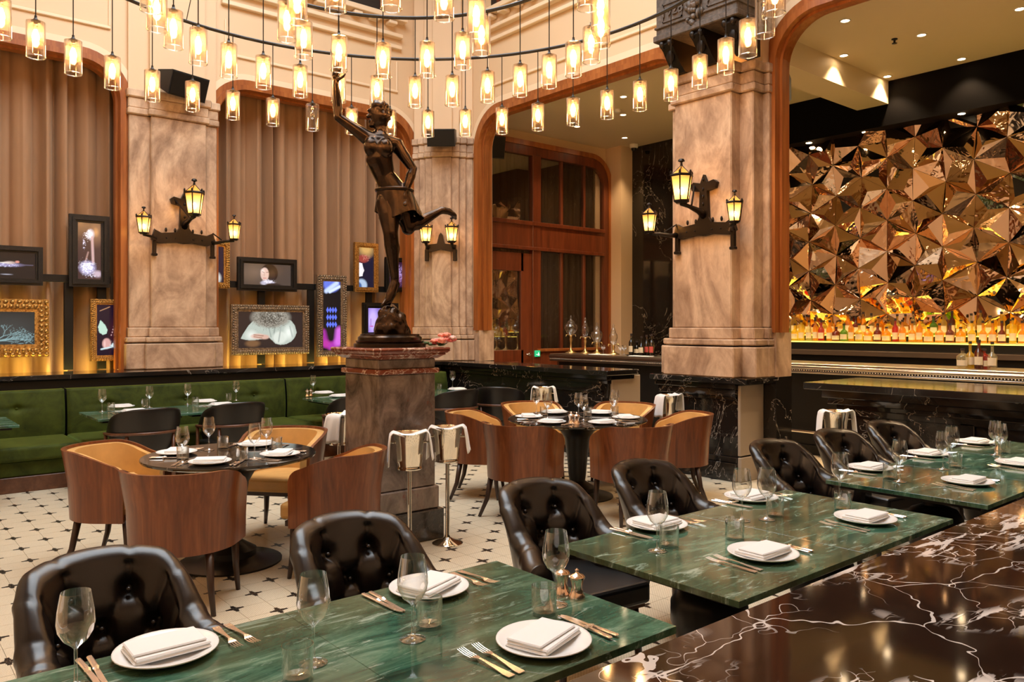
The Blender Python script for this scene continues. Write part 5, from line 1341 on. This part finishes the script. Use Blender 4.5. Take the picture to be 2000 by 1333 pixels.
# ------------------------------------------------------------------ green velvet banquette
def banquette(x0, x1, lab):
    t = thing('banquette_bench', lab, 'bench', (0, 0, 0), 0, 'green velvet banquette sections')
    n = max(2, round((x1-x0)/.85)); BTN = [(x0+(x1-x0)*(i+.5)/n, .745) for i in range(n)]
    def back(u, v):
        x = x0+.006+(x1-x0-.012)*u; e = min(u*(x1-x0), (1-u)*(x1-x0)); rd = .03
        # v runs front bottom -> top -> back
        if v < .72: z = .44+.46*(v/.72); y = 9.70+.07*(z-.44)
        elif v < .86: a = (v-.72)/.14*PI/2; z = .90+.03*math.sin(a); y = 9.732+.03*(1-math.cos(a))
        else: z = .93; y = 9.762+.13*(v-.86)/.14
        if e < rd: y += rd-math.sqrt(max(0, rd*rd-(rd-e)**2))
        if v < .72:
            for bx, bz in BTN:
                d2 = (x-bx)**2+(z-bz)**2; y += .035*math.exp(-d2/.0016)+.012*math.exp(-((z-bz)**2)/.0006)*math.exp(-((x-bx)/.17)**2)
            y -= .022*math.sin(PI*(z-.44)/.46)
        return (x, y, z)
    b = MB().grid(back, int((x1-x0)/.022), 46).build('back_cushion', 'velvet_green', t, True)
    for bx, bz in BTN: MB().ball((bx, 9.735, bz), (.014, .010, .014), 8, 5).build('button', 'velvet_green', b, True)
    o = MB().box(x0+.006, x1-.006, 8.90, 9.78, .30, .445).build('seat_cushion', 'velvet_green', t); md = o.modifiers.new('bevel', 'BEVEL'); md.width = .035; md.segments = 4
    MB().box(x0+.004, x1-.004, 8.96, 9.86, .15, .30, .01).build('seat_base', 'velvet_green', t)
    MB().box(x0, x1, 8.93, 9.86, 0, .15, .004).build('wooden_plinth', 'wood_rail', t)
    return t
banquette(-1.85, 1.80, 'green velvet banquette section at the far left')
banquette(1.81, 4.33, 'green velvet banquette section behind the double table')
banquette(4.34, 6.90, 'green velvet banquette section running into the corner behind the pedestal')

# ------------------------------------------------------------------ tables
TZ = .74
def green_table(x0, x1, y0, y1, lab, group=None, base=True):
    cx, cy = (x0+x1)/2, (y0+y1)/2; w, h = (x1-x0)/2-.0006, (y1-y0)/2
    t = thing('green_marble_table', lab, 'table', (cx, cy, 0), 0, group)
    MB().box(-w, w, -h, h, TZ-.022, TZ, .0009).build('marble_top', 'green_marble', t)
    MB().box(-w+.05, w-.05, -h+.05, h-.05, TZ-.045, TZ-.023).build('under_frame', 'black_metal', t)
    MB().lathe([(.26, 0), (.26, .012), (.12, .03), (.07, .06), (.055, .10), (.065, .16), (.075, .26), (.125, .38), (.150, .46), (.150, .53), (.12, .585), (.06, .61), (.05, .65), (.09, .69), (.12, TZ-.046)], 24).build('pedestal', 'black_metal', t, 40)
    return t
Y0, Y1 = 1.46, 2.30
for i, (x0, x1, lab) in enumerate(((.19, 1.02, 'green marble table nearest the camera, bottom left of the picture'), (1.02, 1.855, 'green marble table with the two pepper mills, right half of the front row'), (2.17, 3.01, 'green marble table in the middle row, left half'), (3.01, 3.85, 'green marble table in the middle row, right half'),
                             (4.27, 5.11, 'green marble table of the rear row beside the plinth panel'), (5.11, 5.94, 'green marble table in the middle of the rear row'), (5.94, 6.77, 'green marble table of the rear row against the low counter'))):
    green_table(x0, x1, Y0, Y1, lab, 'green marble dining tables')
for x0, x1, lab in ((.32, 1.15, 'green banquette table cut by the left edge of the picture'), (1.78, 2.61, 'green banquette table left of the two black armchairs'), (2.61, 3.44, 'green banquette table behind the right black armchair'), (4.22, 5.05, 'green banquette table left of the pedestal with two grinders'), (5.50, 6.30, 'green banquette table in the corner right of the pedestal')):
    green_table(x0, x1, 8.17, 9.0, lab, 'green banquette tables')
def round_table(c, r, lab):
    t = thing('round_table', lab, 'table', (c[0], c[1], 0))
    MB().lathe([(.0001, TZ-.028), (r-.03, TZ-.028), (r-.004, TZ-.018), (r, TZ-.008), (r-.004, TZ), (.0001, TZ)], 72, cap=False).build('marble_top', 'black_marble', t, 35)
    MB().lathe([(.34, 0), (.34, .012), (.22, .022), (.17, .05), (.17, .09), (.12, .12), (.075, .15), (.085, .22), (.10, .40), (.12, .55), (.16, .62), (.24, .66), (.26, TZ-.03)], 36).build('pedestal', 'black_metal', t, 40)
    return t
round_table(RL, .57, 'black round table with four place settings, left of the pedestal'); round_table(RR, .66, 'black round table with six place settings, right of the pedestal')

# ------------------------------------------------------------------ tableware
plate_me = MB().lathe([(.0001, .004), (.075, .004), (.085, .006), (.125, .019), (.132, .021), (.133, .018), (.124, .013), (.082, .0), (.0001, .0)], 40, cap=False).mesh('dinner_plate', 'porcelain', True)
def nap(u, v, top):
    return None
mb = MB()
def layer(w, h, z0, z1, ox, oy, sk):
    mb.box(-w+ox, w+ox, -h+oy, h+oy, z0, z1, .0035, Matrix.Rotation(sk, 4, 'Z'))
layer(.098, .066, .014, .022, 0, 0, 0); layer(.096, .064, .0222, .030, .001, -.001, .02); layer(.093, .056, .0302, .037, -.002, .006, -.015)
nap_me = mb.mesh('napkin', 'linen', False)
wine_prof = [(.0001, .004), (.02, .004), (.036, .0015), (.037, .003), (.012, .009), (.0045, .018), (.0038, .06), (.0042, .095), (.010, .103), (.028, .118), (.040, .140), (.0435, .160), (.041, .190), (.034, .232), (.0335, .2345)]
wine_me = MB().lathe(wine_prof, 28, cap=False).mesh('wine_glass', 'glass_clear', True)
tumb_me = MB().lathe([(.0001, .0), (.036, 0), (.038, .004), (.039, .088), (.0375, .088), (.0355, .012), (.0001, .010)], 28, cap=False).mesh('tumbler', 'glass_clear', 40)
def cutlery_fork():
    mb = MB(); path = [(0, .0105, .002), (.02, .011, .002), (.06, .007, .004), (.10, .0042, .007), (.125, .0042, .008), (.140, .009, .007), (.150, .0125, .005)]
    for (a, b) in zip(path, path[1:]):
        (y0, w0, z0), (y1, w1, z1) = a, b
        mb.add([(-w0, y0, z0), (w0, y0, z0), (w1, y1, z1), (-w1, y1, z1), (-w0, y0, z0-.002), (w0, y0, z0-.002), (w1, y1, z1-.002), (-w1, y1, z1-.002)], [(0, 1, 2, 3), (4, 7, 6, 5), (0, 4, 5, 1), (1, 5, 6, 2), (2, 6, 7, 3), (3, 7, 4, 0)])
    for k in range(4):
        x = -.0108+k*.0072; mb.tube([(x, .149, .004), (x, .175, .0045), (x*.95, .205, .010)], [.0017, .0016, .0009], 5)
    return mb.mesh('fork', 'brass_fork', 40)
def cutlery_knife():
    mb = MB(); mb.box(-.0075, .0075, 0, .095, 0, .008, .003); mb.tube([(0, .09, .004), (0, .105, .004)], [.009, .005], 8)
    mb.prism([(-.006, .10), (.007, .10), (.009, .17), (.006, .205), (-.002, .222), (-.006, .215)], .002, .0045, 'z')
    return mb.mesh('table_knife', 'brass_fork', 40)
fork_me, knife_me = cutlery_fork(), cutlery_knife()
def mill(x, y, z, lab, s=1.0):
    t = thing('pepper_mill', lab, 'grinder', (x, y, z), 0, 'copper grinders')
    MB().lathe([(.027*s, 0), (.027*s, .006*s), (.021*s, .016*s), (.017*s, .035*s), (.022*s, .058*s), (.024*s, .062*s)], 20).build('body', 'copper', t, 40)
    MB().lathe([(.026*s, .063*s), (.026*s, .068*s), (.02*s, .075*s), (.008*s, .079*s), (.004*s, .084*s), (.007*s, .09*s), (.0001, .096*s)], 20, cap=False).build('cap', 'copper', t, 40)
gi = 'wine glasses on the tables'
def wine(px, py, where, z=TZ):
    p = P(px, py, z); return tag(obj('wine_glass', wine_me, None, (p[0], p[1], z)), f'clear stemmed wine glass {where}', 'glass', gi)
def tumbler(px, py, where, z=TZ):
    p = P(px, py, z); return tag(obj('water_tumbler', tumb_me, None, (p[0], p[1], z)), f'clear water tumbler {where}', 'glass', 'water tumblers on the tables')
def plate_xy(x, y, ang, where, full=True, cut=True, nr=None):
    """ang: direction (radians) in which the diner sits"""
    z = TZ
    tag(obj('dinner_plate', plate_me, None, (x, y, z)), f'white dinner plate {where}', 'plate', 'dinner plates')
    tag(obj('folded_napkin', nap_me, None, (x, y, z), (ang-PI/2 if nr is None else nr)), f'folded white napkin on the plate {where}', 'napkin', 'folded napkins')
    if cut:
        u = Vector((math.cos(ang), math.sin(ang))); rgt = Vector((-u.y, u.x))      # diner looks along -u; right hand side
        for k, (nm, me, sd, off, ord_) in enumerate((('fork', fork_me, -1, .165, 'inner'), ('fork', fork_me, -1, .198, 'outer'), ('table_knife', knife_me, 1, .165, 'inner'), ('table_knife', knife_me, 1, .192, 'outer'))):
            b = Vector((x, y))+rgt*(sd*off)+u*.10
            o = obj(nm, me, None, (b.x, b.y, z+.0025), ang+PI/2+(.05 if k % 2 else -.03))
            tag(o, f'{ord_} {nm.replace("_", " ")} of the setting {where}', nm.split('_')[-1], 'cutlery')
def plate(px, py, ang, where, **kw): p = P(px, py, TZ); plate_xy(p[0], p[1], ang, where, **kw)
far, near = PI/2, -PI/2
# front row
plate(325, 1279, far, 'at the lower left, before the nearest tub chair'); plate(838, 1155, far, 'before the tub chair in front of the pedestal', nr=.35); plate(1062, 1260, near, 'with two forks at the bottom centre', nr=.3)
wine(612, 1297, 'at the front, left of centre'); wine(806, 1250, 'in front of the plate facing the pedestal'); wine(148, 1345, 'at the bottom left corner'); wine(1083, 1185, 'beside the two copper grinders')
tumbler(581, 1328, 'at the bottom, left of centre'); tumbler(838, 1226, 'beside the wine glass facing the pedestal'); tumbler(1066, 1198, 'beside the two copper grinders')
p = P(1098, 1160, TZ); mill(p[0], p[1], TZ, 'copper salt grinder, left of the pair on the front green table'); p = P(1127, 1168, TZ); mill(p[0], p[1], TZ, 'copper pepper grinder, right of the pair on the front green table')
# middle row
plate(1283, 1030, far, 'at the far left of the middle green table'); plate(1467, 976, far, 'at the far right of the middle green table'); plate(1490, 1087, near, 'at the near left of the middle green table'); plate(1690, 1018, near, 'at the near right of the middle green table')
wine(1288, 1076, 'on the middle green table, far left'); wine(1449, 1018, 'on the middle green table, centre'); wine(1500, 1015, 'on the middle green table, right of centre'); wine(1640, 975, 'on the middle green table, far right')
tumbler(1303, 1070, 'on the middle green table, far left'); tumbler(1435, 1054, 'on the middle green table, centre'); tumbler(1512, 1010, 'on the middle green table, right of centre'); tumbler(1646, 997, 'on the middle green table, far right')
# rear row
plate(1700, 918, far, 'at the left of the rear green row'); plate(1812, 890, far, 'in the middle of the rear green row'); plate(1905, 867, far, 'at the far end of the rear green row'); plate(1890, 945, near, 'on the near side of the rear green row'); plate(1990, 909, near, 'cut by the right edge, rear green row')
wine(1757, 942, 'at the left of the rear green row'); wine(1842, 918, 'in the middle of the rear green row, left of two'); wine(1859, 905, 'in the middle of the rear green row, right of two'); wine(1944, 890, 'at the far end of the rear green row, left of two'); wine(1954, 897, 'at the far end of the rear green row, right of two')
tumbler(1738, 936, 'at the left of the rear green row'); tumbler(1866, 914, 'in the middle of the rear green row'); tumbler(1962, 886, 'at the far end of the rear green row')
p = P(1950, 880, TZ); mill(p[0], p[1], TZ, 'copper grinder at the far end of the rear green row')
# round tables
for c, r, lst in ((RL, .37, ((140, 'nearest the banquette on the left round table'), (-130, 'at the front of the left round table'), (-52, 'on the pedestal side of the left round table'), (40, 'at the back of the left round table'))),
                  (RR, .46, ((-165, 'at the front left of the right round table'), (-105, 'at the front right of the right round table'), (135, 'at the left of the right round table'), (-45, 'at the right of the right round table'), (75, 'at the back left of the right round table'), (15, 'at the back right of the right round table')))):
    for th, w in lst:
        a = math.radians(th); plate_xy(c[0]+r*math.cos(a), c[1]+r*math.sin(a), a, w, nr=a-PI/2+.2)
for px, py, w in ((360, 905, 'at the left of the left round table'), (408, 880, 'at the back left of the left round table'), (497, 897, 'in the right middle of the left round table'), (521, 882, 'at the back right of the left round table'),
                  (1050, 817, 'at the left of the right round table'), (1068, 808, 'at the back left of the right round table'), (1130, 815, 'in the middle of the right round table, left of two'), (1140, 822, 'in the middle of the right round table, right of two'), (1186, 808, 'at the back right of the right round table'), (1199, 814, 'at the right of the right round table')): wine(px, py, w)
for px, py, w in ((357, 898, 'at the left of the left round table'), (435, 877, 'at the back of the left round table'), (474, 900, 'in the middle of the left round table'), (540, 879, 'at the right of the left round table'),
                  (1062, 812, 'at the left of the right round table'), (1148, 814, 'in the middle of the right round table'), (1193, 811, 'at the right of the right round table')): tumbler(px, py, w)
for i, (px, py) in enumerate(((1116, 828), (1126, 829))):
    p = P(px, py, TZ); mill(p[0], p[1], TZ, ['left', 'right'][i]+' grinder of the pair in the middle of the right round table', 1.15)
# banquette tables
for px, py, a, w in ((237, 797, far, 'on the banquette side, left banquette table'), (262, 806, near, 'on the chair side, left banquette table'), (400, 787, far, 'on the banquette side, right banquette table'), (432, 793, near, 'on the chair side, right banquette table'), (632, 770, far, 'on the table left of the pedestal'), (664, 776, near, 'touching the left of the pedestal'), (893, 763, far, 'on the corner table right of the pedestal')):
    plate(px, py, a, w, cut=w.startswith('on the chair'))
for px, py, w in ((202, 805, 'at the left end of the left banquette table'), (292, 797, 'at the right end of the left banquette table'), (369, 791, 'at the left end of the right banquette table'), (459, 783, 'at the right end of the right banquette table'), (614, 769, 'on the table left of the pedestal'), (884, 757, 'on the corner table right of the pedestal')): wine(px, py, w)
for px, py, w in ((214, 804, 'at the left end of the left banquette table'), (283, 795, 'at the right end of the left banquette table'), (379, 791, 'at the left end of the right banquette table'), (449, 783, 'at the right end of the right banquette table'), (858, 762, 'on the corner table, next to the pedestal')): tumbler(px, py, w)
for i, (px, py) in enumerate(((600, 775), (607, 774))): p = P(px, py, TZ); mill(p[0], p[1], TZ, ['left', 'right'][i]+' small copper grinder on the banquette table beside the pedestal')

# keep stemware and tumblers clear of plates and of each other
SIZE = {'wine_glass': .046, 'water_tumbler': .042, 'dinner_plate': .136, 'pepper_mill': .03}
ware = [(o, SIZE[o.name.split('.')[0]]) for o in COL.objects if o.parent is None and o.name.split('.')[0] in SIZE]
for it in range(12):
    for i, (a, ra) in enumerate(ware):
        for b, rb_ in ware[i+1:]:
            d = Vector((a.location.x-b.location.x, a.location.y-b.location.y)); gap = ra+rb_-d.length
            if gap > 0 and d.length > 1e-4:
                d = d.normalized()*gap; pa, pb = ra > .1, rb_ > .1
                if pa and pb: continue
                fa = 0 if pa else (1 if pb else .5)
                a.location.x += d.x*fa; a.location.y += d.y*fa; b.location.x -= d.x*(1-fa); b.location.y -= d.y*(1-fa)
